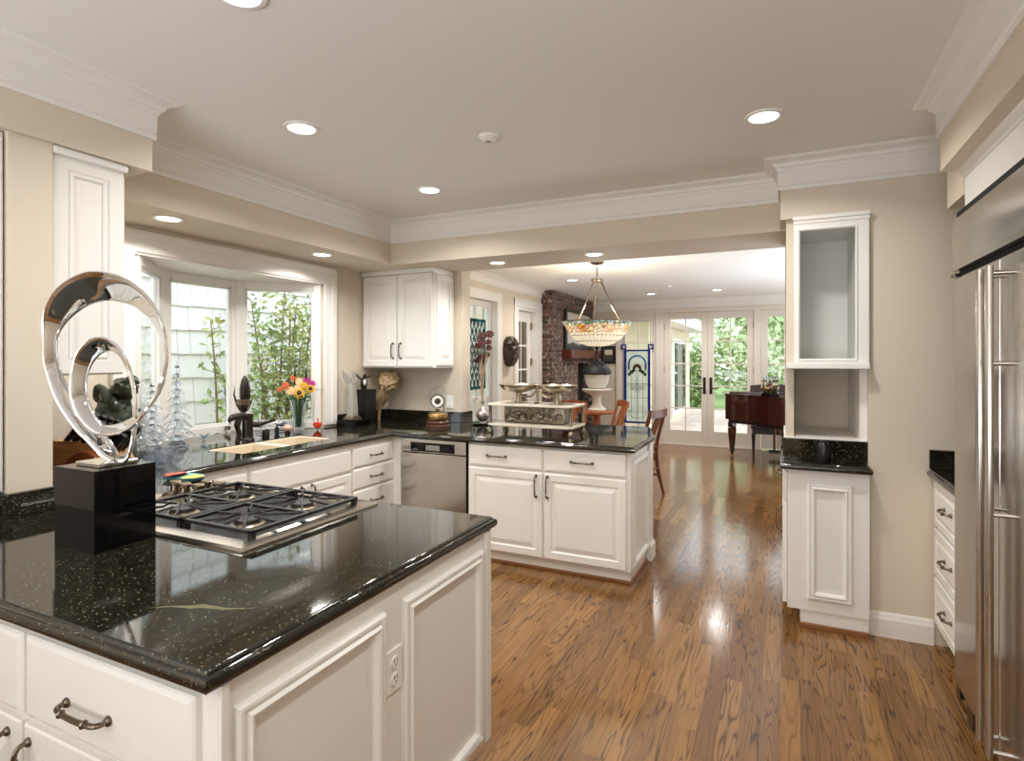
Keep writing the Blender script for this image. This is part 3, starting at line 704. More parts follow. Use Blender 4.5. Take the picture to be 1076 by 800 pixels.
FP = 3.71
t = thing('dishwasher', 'stainless steel dishwasher with black control window', 'dishwasher', (-2.4, 4.0, 0))
mb = MB(); mb.box(-2.708, -2.102, FP + .02, 4.30, .10, .87); mb.box(-2.70, -2.11, FP + .08, 4.3, 0, .10); mb.build('body', M['dark'], t)
MB().box(-2.706, -2.118, FP - .012, FP + .02, .765, .866, .004).build('control_panel', M['steel'], t)
dr = MB(); dr.box(-2.706, -2.118, FP - .012, FP + .02, .11, .758, .004); dr = dr.build('door', M['steel'], t)
cp = MB(); cp.box(-2.612, -2.215, FP - .0145, FP - .011, .772, .842, .001); cp = cp.build('display_window', M['black_gloss'], t)
MB().box(-2.47, -2.345, FP - .0155, FP - .014, .785, .825).build('lcd_screen', M['lcd'], cp)
lm = MB()
for k in range(4): lm.box(-2.59 + k * .012, -2.582 + k * .012, FP - .0152, FP - .014, .783, .790)
lm.build('indicator_marks', M['lcd'], cp)

PX = -0.885
t = thing('peninsula_cabinet', 'white peninsula cabinet with two drawers above two doors', 'cabinet', (-1.49, 4.0, 0))
mb = MB(); mb.box(-2.10, PX, FP, 4.34, .085, .874); mb.box(-2.10, PX - .012, FP + .03, 4.30, 0.0, .085); mb.box(-2.58, -2.10, 4.31, 4.40, 0, .874); mb.build('body', M['cab'], t)
mb = MB(); mb.box(-2.10, PX - .002, FP + .018, FP + .034, 0, .022, .005); mb.box(PX - .016, PX - .001, FP + .02, 4.235, 0, .022, .005); mb.build('shoe_moulding', M['shoe'], t)
for x0, x1, hx in ((-2.09, -1.503, -1.86), (-1.488, -0.912, -1.215)):
    d = front('drawer', t, (x0, FP, .705), X, -Y, x1 - x0, .155, SLAB); pull(d, (hx, FP - .02, .785), X, -Y, .15)
    d = front('door', t, (x0, FP, .10), X, -Y, x1 - x0, .59, RAISED)
    pull(d, ((x1 - .045) if x0 < -2 else (x0 + .025), FP - .02, .595), Z, -Y, .145)
MB().rect_rings((PX, 3.75, .10), Y, Z, X, .47, .715, FRAME, False).build('panel_moulding', M['cab'], t)
mb = MB(); mb.box(PX - .02, PX + .018, 4.24, 4.345, .02, .874, .004); mb.build('corner_post', M['cab'], t)
mb = MB(); mb.box(PX - .02, PX + .032, 4.225, 4.36, 0, .115, .004); mb.box(PX - .02, PX + .026, 4.23, 4.355, .115, .13, .004); mb.build('base_block', M['cab'], t)
mb = MB()
for x in (-2.3, -1.2): mb.prism([(x - .02, 4.34), (x - .02, 4.78), (x + .02, 4.78), (x + .02, 4.34)], .82, .874)
mb.build('overhang_bracket', M['cab'], t)

# upper cabinet in the corner
t = thing('wall_cabinet', 'white two-door wall cabinet above the corner counter', 'cabinet', (-3.06, 4.3, 1.41))
MB().box(-3.455, -2.685, 4.15, 4.458, 1.41, 2.275).build('body', M['cab'], t)
mb = MB(); mb.box(-3.456, -2.675, 4.118, 4.456, 2.235, 2.274, .006); mb.build('top_moulding', M['cab'], t)
for x0, x1, hx in ((-3.44, -3.07, -3.105), (-3.06, -2.70, -3.022)):
    d = front('door', t, (x0, 4.15, 1.42), X, -Y, x1 - x0, .81, RAISED); pull(d, (hx, 4.13, 1.56), Z, -Y, .13)
MB().rect_rings((-2.685, 4.17, 1.43), Y, Z, X, .27, .79, RAISED).build('side_panel', M['cab'], t)
t = thing('light_switch', 'white wall switch between the dome clock and upper cabinet', 'switch', (-2.72, 4.458, 1.1))
MB().box(-2.757, -2.683, 4.452, 4.4585, 1.04, 1.157, .002).build('cover_plate', M['white'], t)
MB().box(-2.736, -2.704, 4.447, 4.452, 1.065, 1.132, .002).build('rocker', M['white'], t)

# upper cabinets either side of the beige wall end
t = thing('wall_cabinet', 'white wall cabinet with raised end panel right of the beige wall end', 'cabinet', (-3.0, 1.37, 1.42))
MB().box(-3.45, -2.545, 1.235, 1.50, 1.42, 2.305).build('body', M['cab'], t)
RB = [(0, 0), (0, .008), (.004, .012), (.055, .012), (.060, .006), (.066, .014), (.074, .014), (.08, .004), (.098, .010), (.1, .010)]
MB().rect_rings((-2.545, 1.235, 1.425), Y, Z, X, .265, .86, RB).build('end_panel', M['cab'], t)
mb = MB(); mb.box(-2.55, -2.515, 1.232, 1.508, 2.278, 2.308, .006); mb.build('top_moulding', M['cab'], t)
MB().box(-3.44, -2.56, 1.50, 1.518, 1.43, 2.27, .003).build('door', M['cab'], t)
t = thing('wall_cabinet', 'white wall cabinet cut by the left photo edge beside the beige wall end', 'cabinet', (-3.0, .95, 1.02))
MB().box(-3.45, -2.545, 0.78, 1.085, 1.005, 2.305).build('body', M['cab'], t)
MB().rect_rings((-2.545, 0.79, 1.01), Y, Z, X, .29, 1.28, RB).build('end_panel', M['cab'], t)

# ------------------------------------------------------------------ sink and tap
t = thing('kitchen_sink', 'cream double bowl sink set into the granite', 'sink', (-3.1, 2.81, .70))
mb = MB()
def bowl(y0, y1):
    x0, x1 = -3.265, -2.935
    rings = []
    for ins, z in ((-.02, .872), (0, .905), (.004, .912), (.010, .905), (.018, .80), (.04, .72), (.07, .705)):
        rings.append([Vector(p) for p in ((x0 + ins, y0 + ins, z), (x1 - ins, y0 + ins, z), (x1 - ins, y1 - ins, z), (x0 + ins, y1 - ins, z))])
    MBm = MB(); MBm.loft(rings, True, False, True)
    return MBm
MB().box(-3.262, -2.938, 2.785, 2.815, .80, .9125, .004).build('divider', M['white'], t)
bl = bowl(2.425, 2.79).build('left_bowl', M['cream'], t); br = bowl(2.81, 3.195).build('right_bowl', M['cream'], t)
for b_, yy in ((bl, 2.61), (br, 3.0)):
    MB().lathe([(.0001, .003), (.03, .003), (.04, 0.0), (.0001, 0)], (-3.1, yy, .7055), 20).build('drain', M['steel'], b_, True)
t = thing('kitchen_tap', 'dark bronze kitchen tap with arched arm behind the sink', 'faucet', (-3.37, 2.84, CT))
mb = MB(); mb.lathe([(.036, 0), (.036, .008), (.028, .016), (.025, .03), (.024, .17), (.030, .175), (.030, .185), (.018, .19)], (-3.37, 2.84, CT), 20); mb.build('body', M['bronze'], t, True)
mb = MB(); mb.tube(spline([(-3.37, 2.835, 1.075), (-3.365, 2.78, 1.095), (-3.36, 2.70, 1.09), (-3.36, 2.665, 1.065)], 5), [.022] * 12 + [.019, .016, .013, .008], 12)
mb.tube(spline([(-3.365, 2.755, 1.09), (-3.362, 2.735, 1.03), (-3.362, 2.75, .97), (-3.362, 2.735, CT)], 5), [.022] * 6 + [.017] * 10, 12); mb.build('arched_arm', M['bronze'], t, True)
mb = MB(); mb.tube(spline([(-3.37, 2.85, 1.03), (-3.33, 2.88, 1.025), (-3.26, 2.91, 1.045), (-3.22, 2.93, 1.06)], 4), [.02] * 5 + [.011] * 8, 10); mb.build('lever', M['bronze'], t, True)
t = thing('bud_ornament', 'dark bronze flame-shaped bud ornament standing up above the tap', 'ornament', (-3.45, 2.86, CT))
mb = MB(); mb.lathe([(.03, 0), (.03, .006), (.012, .012), (.011, .20), (.02, .205)], (-3.45, 2.86, CT), 16); mb.build('stem', M['bronze'], t, True)
mb = MB(); mb.lathe([(.01, .19), (.03, .205), (.052, .25), (.06, .28), (.056, .285), (.03, .27), (.0001, .27)], (-3.45, 2.86, CT), 6); mb.build('calyx', M['pewter'], t, False)
mb = MB(); mb.lathe([(.02, .26), (.036, .30), (.036, .36), (.026, .42), (.006, .455)], (-3.45, 2.87, CT), 8)
mb.tube([(-3.47, 2.815, CT + .27), (-3.475, 2.80, CT + .32), (-3.47, 2.805, CT + .38)], [.008, .006, .001], 6)
mb.build('bud', M['bronze'], t, True)
t = thing('soap_pot', 'small black soap pot behind the sink right of the tap', 'soap pot', (-3.34, 2.955, CT))
MB().lathe([(.024, 0), (.026, .004), (.026, .062), (.024, .066), (.0001, .066)], (-3.34, 2.955, CT), 20).build('pot', M['black'], t, True)
MB().lathe([(.008, .066), (.008, .07), (.0001, .071)], (-3.34, 2.955, CT), 10).build('plunger', M['pewter'], t, True)
t = thing('soap_pump', 'slim black soap pump behind the sink beside the crystal stars', 'soap pump', (-3.34, 3.055, CT))
MB().lathe([(.019, 0), (.019, .01), (.015, .014), (.015, .07), (.007, .075), (.007, .09), (.0001, .091)], (-3.34, 3.055, CT), 16).build('base', M['black'], t, True)
MB().tube([(-3.34, 3.055, CT + .088), (-3.30, 3.068, CT + .090), (-3.285, 3.073, CT + .083)], .006, 8).build('nozzle', M['black'], t, True)

# ------------------------------------------------------------------ things in the bay
def star_cluster(label, x, y, s, seed, m='crystal'):
    rr = random.Random(seed); t = thing('crystal_star', label, 'crystal ornament', (x, y, CT), 0, 'crystal ornaments on the window ledge')
    mb = MB(); mb.lathe([(.028 * s, 0), (.03 * s, .006), (.02 * s, .014), (.0001, .015)], (x, y, CT), 12); mb.build('foot', M[m], t, True)
    mb = MB(); c = Vector((x, y, CT + .055 * s))
    mb.sphere(c, .02 * s, (1, 1, 1), 10); mb.tube([(x, y, CT + .012), tuple(c)], .008 * s, 8)
    for k in range(11):
        d = Vector((rr.uniform(-1, 1), rr.uniform(-1, 1), rr.uniform(-.15, 1))).normalized()
        mb.tube([c, c + d * .03 * s, c + d * rr.uniform(.06, .11) * s], [.010 * s, .012 * s, .001], 5)
    mb.build('spikes', M[m], t)
star_cluster('clear crystal starburst on the ledge, tallest, right of the tap', -3.58, 3.12, 1.15, 1)
star_cluster('clear crystal starburst on the ledge beside the flower vase', -3.56, 3.30, 0.9, 2)
star_cluster('pale blue crystal lump on the ledge left of the tap', -3.60, 2.66, 0.5, 3, 'crystal_blue')
t = thing('shell_ornament', 'small pinkish shell ornament on a dark foot by the flower vase', 'ornament', (-3.42, 3.23, CT))
MB().lathe([(.022, 0), (.022, .012), (.014, .018), (.0001, .018)], (-3.42, 3.23, CT), 14).build('foot', M['bronze'], t, True)
MB().sphere((-3.42, 3.23, CT + .042), .028, (1.15, 1.15, .95), 14).build('shell', mat('pink_shell', rgb(214, 164, 140), 0.4), t, True)
def glass_tree(label, x, y, h, r, tiers, m, seed):
    rr = random.Random(seed); t = thing('glass_tree', label, 'glass tree', (x, y, CT), 0, 'glass trees on the window ledge')
    MB().lathe([(r * .8, 0), (r * .85, .01), (r * .55, .03), (r * .40, .05), (r * .5, .07), (r * .3, .085), (.0001, .085)], (x, y, CT), 16).build('base', M['crystal_blue'], t, True)
    mb = MB(); mb.tube([(x, y, CT + .08), (x, y, CT + h * .6), (x, y, CT + h)], [r * .22, r * .14, .002], 8)
    for i in range(tiers):
        fz = i / (tiers - 1); z = CT + .10 + (h - .14) * fz; rad = r * (1 - fz) + .012; k = 7
        for j in range(k):
            a = 2 * PI * (j + .5 * (i % 2)) / k + rr.uniform(-.1, .1)
            ca, sa = math.cos(a), math.sin(a)
            mb.tube([(x, y, z + rad * .35), (x + ca * rad * .6, y + sa * rad * .6, z + rad * .10), (x + ca * rad, y + sa * rad, z - rad * .28), (x + ca * rad * 1.14, y + sa * rad * 1.14, z - rad * .18)], [.007, .010, .007, .001], 6)
    mb.build('branches', M[m], t, True)
glass_tree('tallest clear glass tree with drooping branches on the bay window ledge', -3.50, 2.40, .56, .085, 9, 'crystal', 1)
glass_tree('clear glass tree between the sculpture ring and the tallest glass tree', -3.44, 2.20, .45, .085, 8, 'crystal', 2)
glass_tree('shortest clear glass tree behind the chrome sculpture ring', -3.30, 2.04, .32, .07, 6, 'crystal', 3)
def crystal_bowl(label, x, y, r, h):
    t = tag(MB().lathe([(r * .5, 0), (r * .55, .008), (r, h * .7), (r * 1.08, h), (r, h), (r * .9, h * .7), (r * .45, .014), (.0001, .014)], (x, y, CT), 14).build('crystal_bowl', M['crystal_blue'], None, False), label, 'crystal bowl'); return t
crystal_bowl('pale blue cut crystal bowl at the foot of the glass trees', -3.12, 2.06, .075, .075)
crystal_bowl('small cut crystal bowl behind the black cube of the sculpture', -2.98, 1.93, .06, .06)

t = thing('flower_vase', 'clear tapered vase of sunflowers and mixed blooms on the window ledge', 'vase of flowers', (-3.5, 3.42, CT))
VC = (-3.5, 3.42, CT)
MB().lathe([(.038, 0), (.042, .004), (.047, .10), (.06, .20), (.068, .245), (.065, .245), (.057, .20), (.043, .10), (.036, .02), (.0001, .02)], VC, 24).build('vase', M['crystal'], t, True)
mb = MB()
for k in range(13):
    a = k * 2.4; rr_ = .012 + .002 * k
    mb.tube([(VC[0] + math.cos(a) * rr_ * .6, VC[1] + math.sin(a) * rr_ * .6, CT + .03), (VC[0] + math.cos(a) * rr_, VC[1] + math.sin(a) * rr_, CT + .18), (VC[0] + math.cos(a) * rr_ * 2, VC[1] + math.sin(a) * rr_ * 2, CT + .29)], .0045, 6)
for k in range(14):
    a = k * 1.9; c = Vector((VC[0] + math.cos(a) * .05, VC[1] + math.sin(a) * .05, CT + .23 + .012 * (k % 4)))
    d = Vector((math.cos(a), math.sin(a), .3)); s_ = d.cross(Z).normalized() * .016
    mb.poly([c - d * .01, c + d * .03 + s_, c + d * .075, c + d * .03 - s_])
mb.build('stems', M['stem_green'], t)
def bloom(par, c, d, r, petals, m, cm, name='bloom'):
    c, d = Vector(c), Vector(d).normalized(); a = d.orthogonal().normalized(); b = d.cross(a); mb = MB()
    for ring, (rs, lift) in enumerate(((1.0, .0), (.75, .25))):
        for k in range(petals):
            th = 2 * PI * (k + .5 * ring) / petals; e = a * math.cos(th) + b * math.sin(th); f_ = d.cross(e)
            w_ = r * rs * 2.2 / petals
            mb.poly([c + e * r * .2, c + e * r * .6 * rs + f_ * w_ + d * r * (.1 + lift), c + e * r * rs + d * r * (.05 + lift * .6), c + e * r * .6 * rs - f_ * w_ + d * r * (.1 + lift)])
    mb.sphere(c + d * r * .1, r * .3, (1, 1, 1), 8)
    o = mb.build(name, M[m], par)
    if cm:
        T = d.to_track_quat('Z', 'Y').to_matrix().to_4x4()
        MB().lathe([(.0001, r * .42), (r * .3, r * .38), (r * .42, r * .2), (r * .42, r * .05), (.0001, r * .05)], tuple(c), 12, True, T).build('seed_disc', M[cm], o, True)
DV = Vector((.55, -.8, .12))
for (dx, dy, dz, r, p, m, cm) in ((.05, -.04, .33, .06, 14, 'yellow', 'bronze'), (.085, .055, .36, .05, 14, 'yellow', 'bronze'), (-.02, -.075, .35, .05, 10, 'peach', None), (-.05, -.10, .39, .045, 9, 'terracotta', None),
                          (.0, .0, .42, .045, 9, 'peach', None), (.04, .06, .43, .045, 10, 'pink', None), (.06, .10, .40, .04, 10, 'pink', None), (-.03, -.03, .45, .035, 8, 'terracotta', None), (.02, -.02, .37, .045, 10, 'peach', None), (-.09, -.13, .36, .03, 8, 'terracotta', None), (.06, .0, .39, .04, 10, 'yellow', None)):
    bloom(t, (VC[0] + dx * .9, VC[1] + dy * .9, CT + dz - .03), DV + Vector((dx * 2, dy * 2, .2)), r * .85, p, m, cm)
mb = MB()
for dx, dy in ((-.02, -.02), (.03, .05)):
    mb.lathe([(.003, .36), (.008, .40), (.009, .44), (.006, .485), (.001, .50)], (VC[0] + dx, VC[1] + dy, CT), 8)
mb.build('cattails', M['black'], t, True)
MB().tube(spline([(VC[0] + .04, VC[1] + .04, CT + .30), (VC[0] + .03, VC[1] + .16, CT + .325), (VC[0] + .05, VC[1] + .28, CT + .30)], 4), .002, 5).build('twig', M['stem_green'], t)
t = thing('heart_ornament', 'small red heart ornament on the counter beside the flower vase', 'ornament', (-3.38, 3.50, CT))
mb = MB(); pts = []
for k in range(28):
    a = 2 * PI * k / 28; hx = 16 * math.sin(a) ** 3; hz = 13 * math.cos(a) - 5 * math.cos(2 * a) - 2 * math.cos(3 * a) - math.cos(4 * a)
    pts.append((hx * .0022, hz * .0022 + .038))
pf = [Vector((-3.38 + u * .905, 3.50 + u * .425, CT + z)) for u, z in pts]; dn = Vector((.4253, -.905, 0))
cc = sum(pf, Vector()) / len(pf)
mb.loft([[cc + (p - cc) * .8 - dn * .012 for p in pf], [p - dn * .006 for p in pf], [p + dn * .006 for p in pf], [cc + (p - cc) * .8 + dn * .012 for p in pf]])
mb.build('heart', M['red'], t, True)
MB().sphere(tuple(cc + dn * .012 + Z * .004), .007, (1, 1, 1), 8).build('bead', M['gold_glass'], t, True)
MB().tube(spline([cc + Z * .02, cc + Z * .04 + X * .008, cc + Z * .058], 3), [.005, .004, .004, .005, .005, .004, .003], 6).build('finial', M['red'], t, True)

# ------------------------------------------------------------------ the corner group
t = thing('stone_plinth', 'low black stone plinth under the crystal wing trophy', 'plinth', (-3.32, 3.86, CT))
MB().box(-3.42, -3.22, 3.775, 3.955, CT + .0005, .972, .004).build('slab', M['black_gloss'], t)
t = thing('crystal_trophy', 'clear crystal column trophy with winged top in the corner', 'trophy', (-3.33, 3.86, .973))
mb = MB(); mb.box(-3.385, -3.275, 3.805, 3.915, .973, .985, .002); mb.box(-3.375, -3.285, 3.815, 3.905, .985, 1.0, .003); mb.build('base', M['silver'], t)
mb = MB(); mb.loft([[Vector((-3.33 + sx * s_, 3.86 + sy * s_, z)) for sx, sy in ((-1, -1), (1, -1), (1, 1), (-1, 1))] for s_, z in ((.034, 1.0), (.03, 1.10), (.022, 1.26), (.018, 1.28))]); mb.build('column', M['frosted'], t)
mb = MB()
def wing(pts, th=.006):
    P = [Vector((-3.33 + u * .905, 3.86 + u * .4253, z)) for u, z in pts]; n_ = Vector((.4253, -.905, 0)) * th
    mb.loft([[p - n_ for p in P], [p + n_ for p in P]])
wing([(-.015, 1.255), (-.06, 1.29), (-.085, 1.34), (-.09, 1.39), (-.05, 1.36), (-.02, 1.32), (.0, 1.275)])
wing([(.0, 1.265), (.03, 1.285), (.042, 1.31), (.022, 1.33), (.008, 1.385), (.0, 1.39), (-.004, 1.31)])
mb.build('wings', M['frosted'], t)
t = thing('black_pedestal', 'tall black square pedestal carrying a black and white bird figure', 'pedestal', (-3.37, 4.06, CT))
mb = MB(); mb.box(-3.432, -3.292, 3.99, 4.13, CT, 1.21, .003); mb.box(-3.435, -3.289, 3.987, 4.133, 1.21, 1.217, .002); mb.build('block', M['black'], t)
t = thing('bird_figurine', 'small black and white penguin-like figurine on the black pedestal', 'figurine', (-3.37, 4.06, 1.218))
mb = MB(); bx, by = -3.37, 4.06
mb.tube([(bx, by, 1.218), (bx - .005, by, 1.25), (bx - .002, by, 1.29), (bx, by, 1.315), (bx + .01, by, 1.335), (bx + .015, by - .01, 1.352)], [.022, .030, .030, .018, .018, .008], 12)
mb.tube([(bx - .01, by, 1.29), (bx - .05, by - .02, 1.33), (bx - .07, by - .03, 1.362)], [.010, .010, .004], 8)
mb.tube([(bx + .015, by, 1.32), (bx + .05, by + .02, 1.335), (bx + .065, by + .025, 1.325)], [.008, .009, .003], 8)
mb.build('body', M['black'], t, True)
MB().sphere((bx + .022, by - .018, 1.28), .02, (.7, .7, 1.5), 10).build('breast', M['white'], t, True)
t = thing('coral_sculpture', 'beige coral-like stone sculpture leaning in the corner behind the black pedestal', 'sculpture', (-3.30, 4.30, CT))
mb = MB(); b = bmesh.new(); bmesh.ops.create_icosphere(b, subdivisions=4, radius=.095)
from mathutils import noise as mn
for v in b.verts:
    d = v.co.normalized(); v.co *= 1 + .25 * mn.noise(d * 3.6) + .20 * abs(mn.noise(d * 7)) - .08; v.co += Vector((-3.265, 4.29, 1.285))
mb.merge(b)
path = spline([(-3.42, 4.33, CT), (-3.415, 4.33, 1.0), (-3.38, 4.32, 1.10), (-3.33, 4.30, 1.18), (-3.27, 4.29, 1.24)], 6)
rings = []
for i, p in enumerate(path):
    fz = i / (len(path) - 1); r0 = .014 + .050 * fz - .008 * math.sin(fz * 9)
    rings.append([p + Vector((math.cos(2 * PI * k / 14) * r0 * (1 + .3 * math.sin(k * 3 + i)), math.sin(2 * PI * k / 14) * r0, 0)) for k in range(14)])
mb.loft(rings); mb.build('coral', M['beige_stone'], t, True)
t = thing('dome_clock', 'anniversary clock under a glass dome on a round brown base', 'clock', (-2.64, 4.13, CT))
cx, cy = -2.64, 4.13
MB().lathe([(.100, 0), (.102, .008), (.096, .013), (.096, .032), (.100, .038), (.094, .044), (.088, .050), (.0001, .062)], (cx, cy, CT), 32).build('wooden_base', mat('rosewood_base', rgb(84, 58, 42), 0.3), t, True)
MB().lathe([(.088, .0625), (.09, .075), (.088, .10), (.08, .115), (.0001, .115)], (cx, cy, CT), 32).build('brass_base', M['brass'], t, True)
MB().lathe([(.076, .116), (.076, .26), (.072, .29), (.058, .318), (.034, .336), (.0001, .342)], (cx, cy, CT), 32, False).build('glass_dome', M['pane'], t, True)
dn = Vector((.54, -.84, 0)); T = dn.to_track_quat('Z', 'Y').to_matrix().to_4x4()
dial = MB().lathe([(.0001, .012), (.030, .012), (.048, .012), (.052, .008), (.052, -.015), (.0001, -.015)], (cx + .012, cy - .02, CT + .215), 32, True, T).build('dial', mat('clock_dial_white', rgb(240, 236, 226), 0.4), t, True)
MB().lathe([(.0001, .0145), (.024, .0145), (.026, .0122), (.0001, .0122)], (cx + .012, cy - .02, CT + .215), 24, True, T).build('dial_center', M['bronze'], dial, True)
mb = MB(); mb.lathe([(.050, .010), (.056, .014), (.060, .008), (.060, -.012), (.052, -.014)], (cx + .012, cy - .02, CT + .215), 32, False, T); mb.build('bezel', M['bronze'], t, True)
mb = MB()
for k in range(12):
    a = 2 * PI * k / 12; p = Vector((cx + .012, cy - .02, CT + .215)) + T.to_3x3() @ Vector((math.cos(a) * .038, math.sin(a) * .038, .0125)); q = Vector((cx + .012, cy - .02, CT + .215)) + T.to_3x3() @ Vector((math.cos(a) * .045, math.sin(a) * .045, .0125))
    mb.tube([p, q], .0018, 5)
mb.build('numerals', M['black'], dial)
mb = MB(); mb.tube([(cx - .03, cy + .02, CT + .115), (cx - .03, cy + .02, CT + .20)], .005, 8); mb.tube([(cx + .04, cy + .03, CT + .115), (cx + .04, cy + .03, CT + .20)], .005, 8); mb.sphere((cx, cy, CT + .135), .022, (1, 1, .6), 10); mb.tube([(cx, cy, CT + .14), (cx, cy, CT + .18)], .002, 6); mb.build('pendulum', M['brass'], t, True)

# ------------------------------------------------------------------ balance scale, bud vase
t = thing('balance_scale', 'antique silver balance scale with two pans and white marble shelves', 'scale', (-1.72, 4.09, CT))
x0, x1, y0, y1 = -2.06, -1.37, 3.94, 4.25
for x in (x0 + .015, x1 - .015):
    for y in (y0 + .015, y1 - .015):
        mb = MB(); mb.lathe([(.022, 0), (.026, .012), (.018, .03), (.012, .04), (.016, .055), (.02, .06), (.012, .075), (.012, .20), (.018, .215), (.012, .225)], (x, y, CT), 12)
        mb.build('corner_post', M['silver_dark'], t, True)
MB().box(x0, x1, y0, y1, CT + .055, CT + .075, .005).build('lower_shelf', M['marble'], t)
MB().box(x0, x1, y0, y1, CT + .21, CT + .228, .005).build('upper_shelf', M['marble'], t)
mb = MB(); mb.box(x0 + .10, x1 - .10, 4.03, 4.17, CT + .078, CT + .205, .01)
for k in range(26):
    xx = x0 + .12 + .45 * R.random(); zz = CT + .09 + .1 * R.random()
    mb.sphere((xx, 4.028, zz), .014 + .012 * R.random(), (1.2, .5, .8), 8)
for k in range(5):
    xc = x0 + .15 + k * .1
    mb.tube(spline([(xc - .04, 4.02, CT + .10), (xc - .01, 4.01, CT + .15), (xc + .03, 4.02, CT + .15), (xc + .03, 4.02, CT + .11), (xc, 4.015, CT + .12)], 4), .006, 6)
mb.build('ornate_casing', M['silver_dark'], t, True)
for xp, yp in ((-1.86, 4.08), (-1.535, 4.08)):
    mb = MB(); mb.lathe([(.05, .228), (.05, .234), (.026, .24), (.022, .29), (.03, .31), (.05, .318), (.0001, .318)], (xp, yp, CT), 20); po = mb.build('pan_stem', M['silver'], t, True)
    mb = MB(); mb.lathe([(.0001, .318), (.07, .318), (.11, .328), (.135, .345), (.15, .365), (.155, .372), (.150, .374), (.13, .352), (.10, .336), (.0001, .328)], (xp, yp, CT), 36); mb.build('pan', M['silver'], t, True)
mb = MB(); mb.tube(spline([(-1.86, 4.08, CT + .30), (-1.76, 4.08, CT + .28), (-1.70, 4.08, CT + .33), (-1.63, 4.08, CT + .28), (-1.535, 4.08, CT + .30)], 5), .009, 8); mb.lathe([(.03, .228), (.014, .24), (.012, .33), (.02, .345), (.004, .36)], (-1.70, 4.08, CT), 12); mb.build('beam', M['silver'], t, True)
t = thing('trinket_plate', 'flat black plate under the small silver bud vase', 'plate', (-2.36, 4.42, CT))
MB().lathe([(.07, 0), (.10, .008), (.105, .014), (.10, .014), (.07, .008), (.0001, .008)], (-2.36, 4.42, CT), 28).build('plate', M['black_gloss'], t, True)
t = thing('bud_vase', 'round silver glass bud vase with dried thistle stems', 'vase', (-2.36, 4.42, CT + .009))
vx, vy, vz = -2.36, 4.42, CT + .009
MB().lathe([(.03, 0), (.034, .006), (.026, .018), (.04, .03), (.056, .055), (.060, .08), (.052, .105), (.03, .125), (.016, .14), (.014, .17), (.018, .19), (.014, .19), (.0001, .18)], (vx, vy, vz), 24).build('vase', mat('mercury_glass', rgb(190, 178, 176), 0.12, 0.85), t, True)
mb = MB(); tips = []
for (dx, dz, lean) in ((-.01, .76, 0), (.05, .78, .03), (.06, .66, 0), (.0, .70, -.03), (-.05, .68, 0), (.03, .60, .02), (-.06, .55, .02), (.055, .71, .0), (-.02, .58, 0)):
    p = [(vx, vy, vz + .15), (vx + (-.02 if dx < 0.04 else .006), vy, vz + .38), (vx + dx * .6, vy + lean * .5, vz + dz - .12), (vx + dx, vy + lean, vz + dz)]
    mb.tube(spline(p, 4), [.005] * 6 + [.0035] * 7, 6); tips.append(p[-1])
for a in range(6): mb.tube([(vx - .012, vy, vz + .44), (vx - .03 + .012 * a, vy, vz + .50 + .01 * (a % 2))], [.004, .002], 5)
mb.build('dried_stems', M['dried_stem'], t)
for i, tp in enumerate(tips):
    bloom(t, tp, (tp[0] - vx + .3, -.7, .5), .05 if i in (0, 1, 3) else .036, 9, 'dried', None)

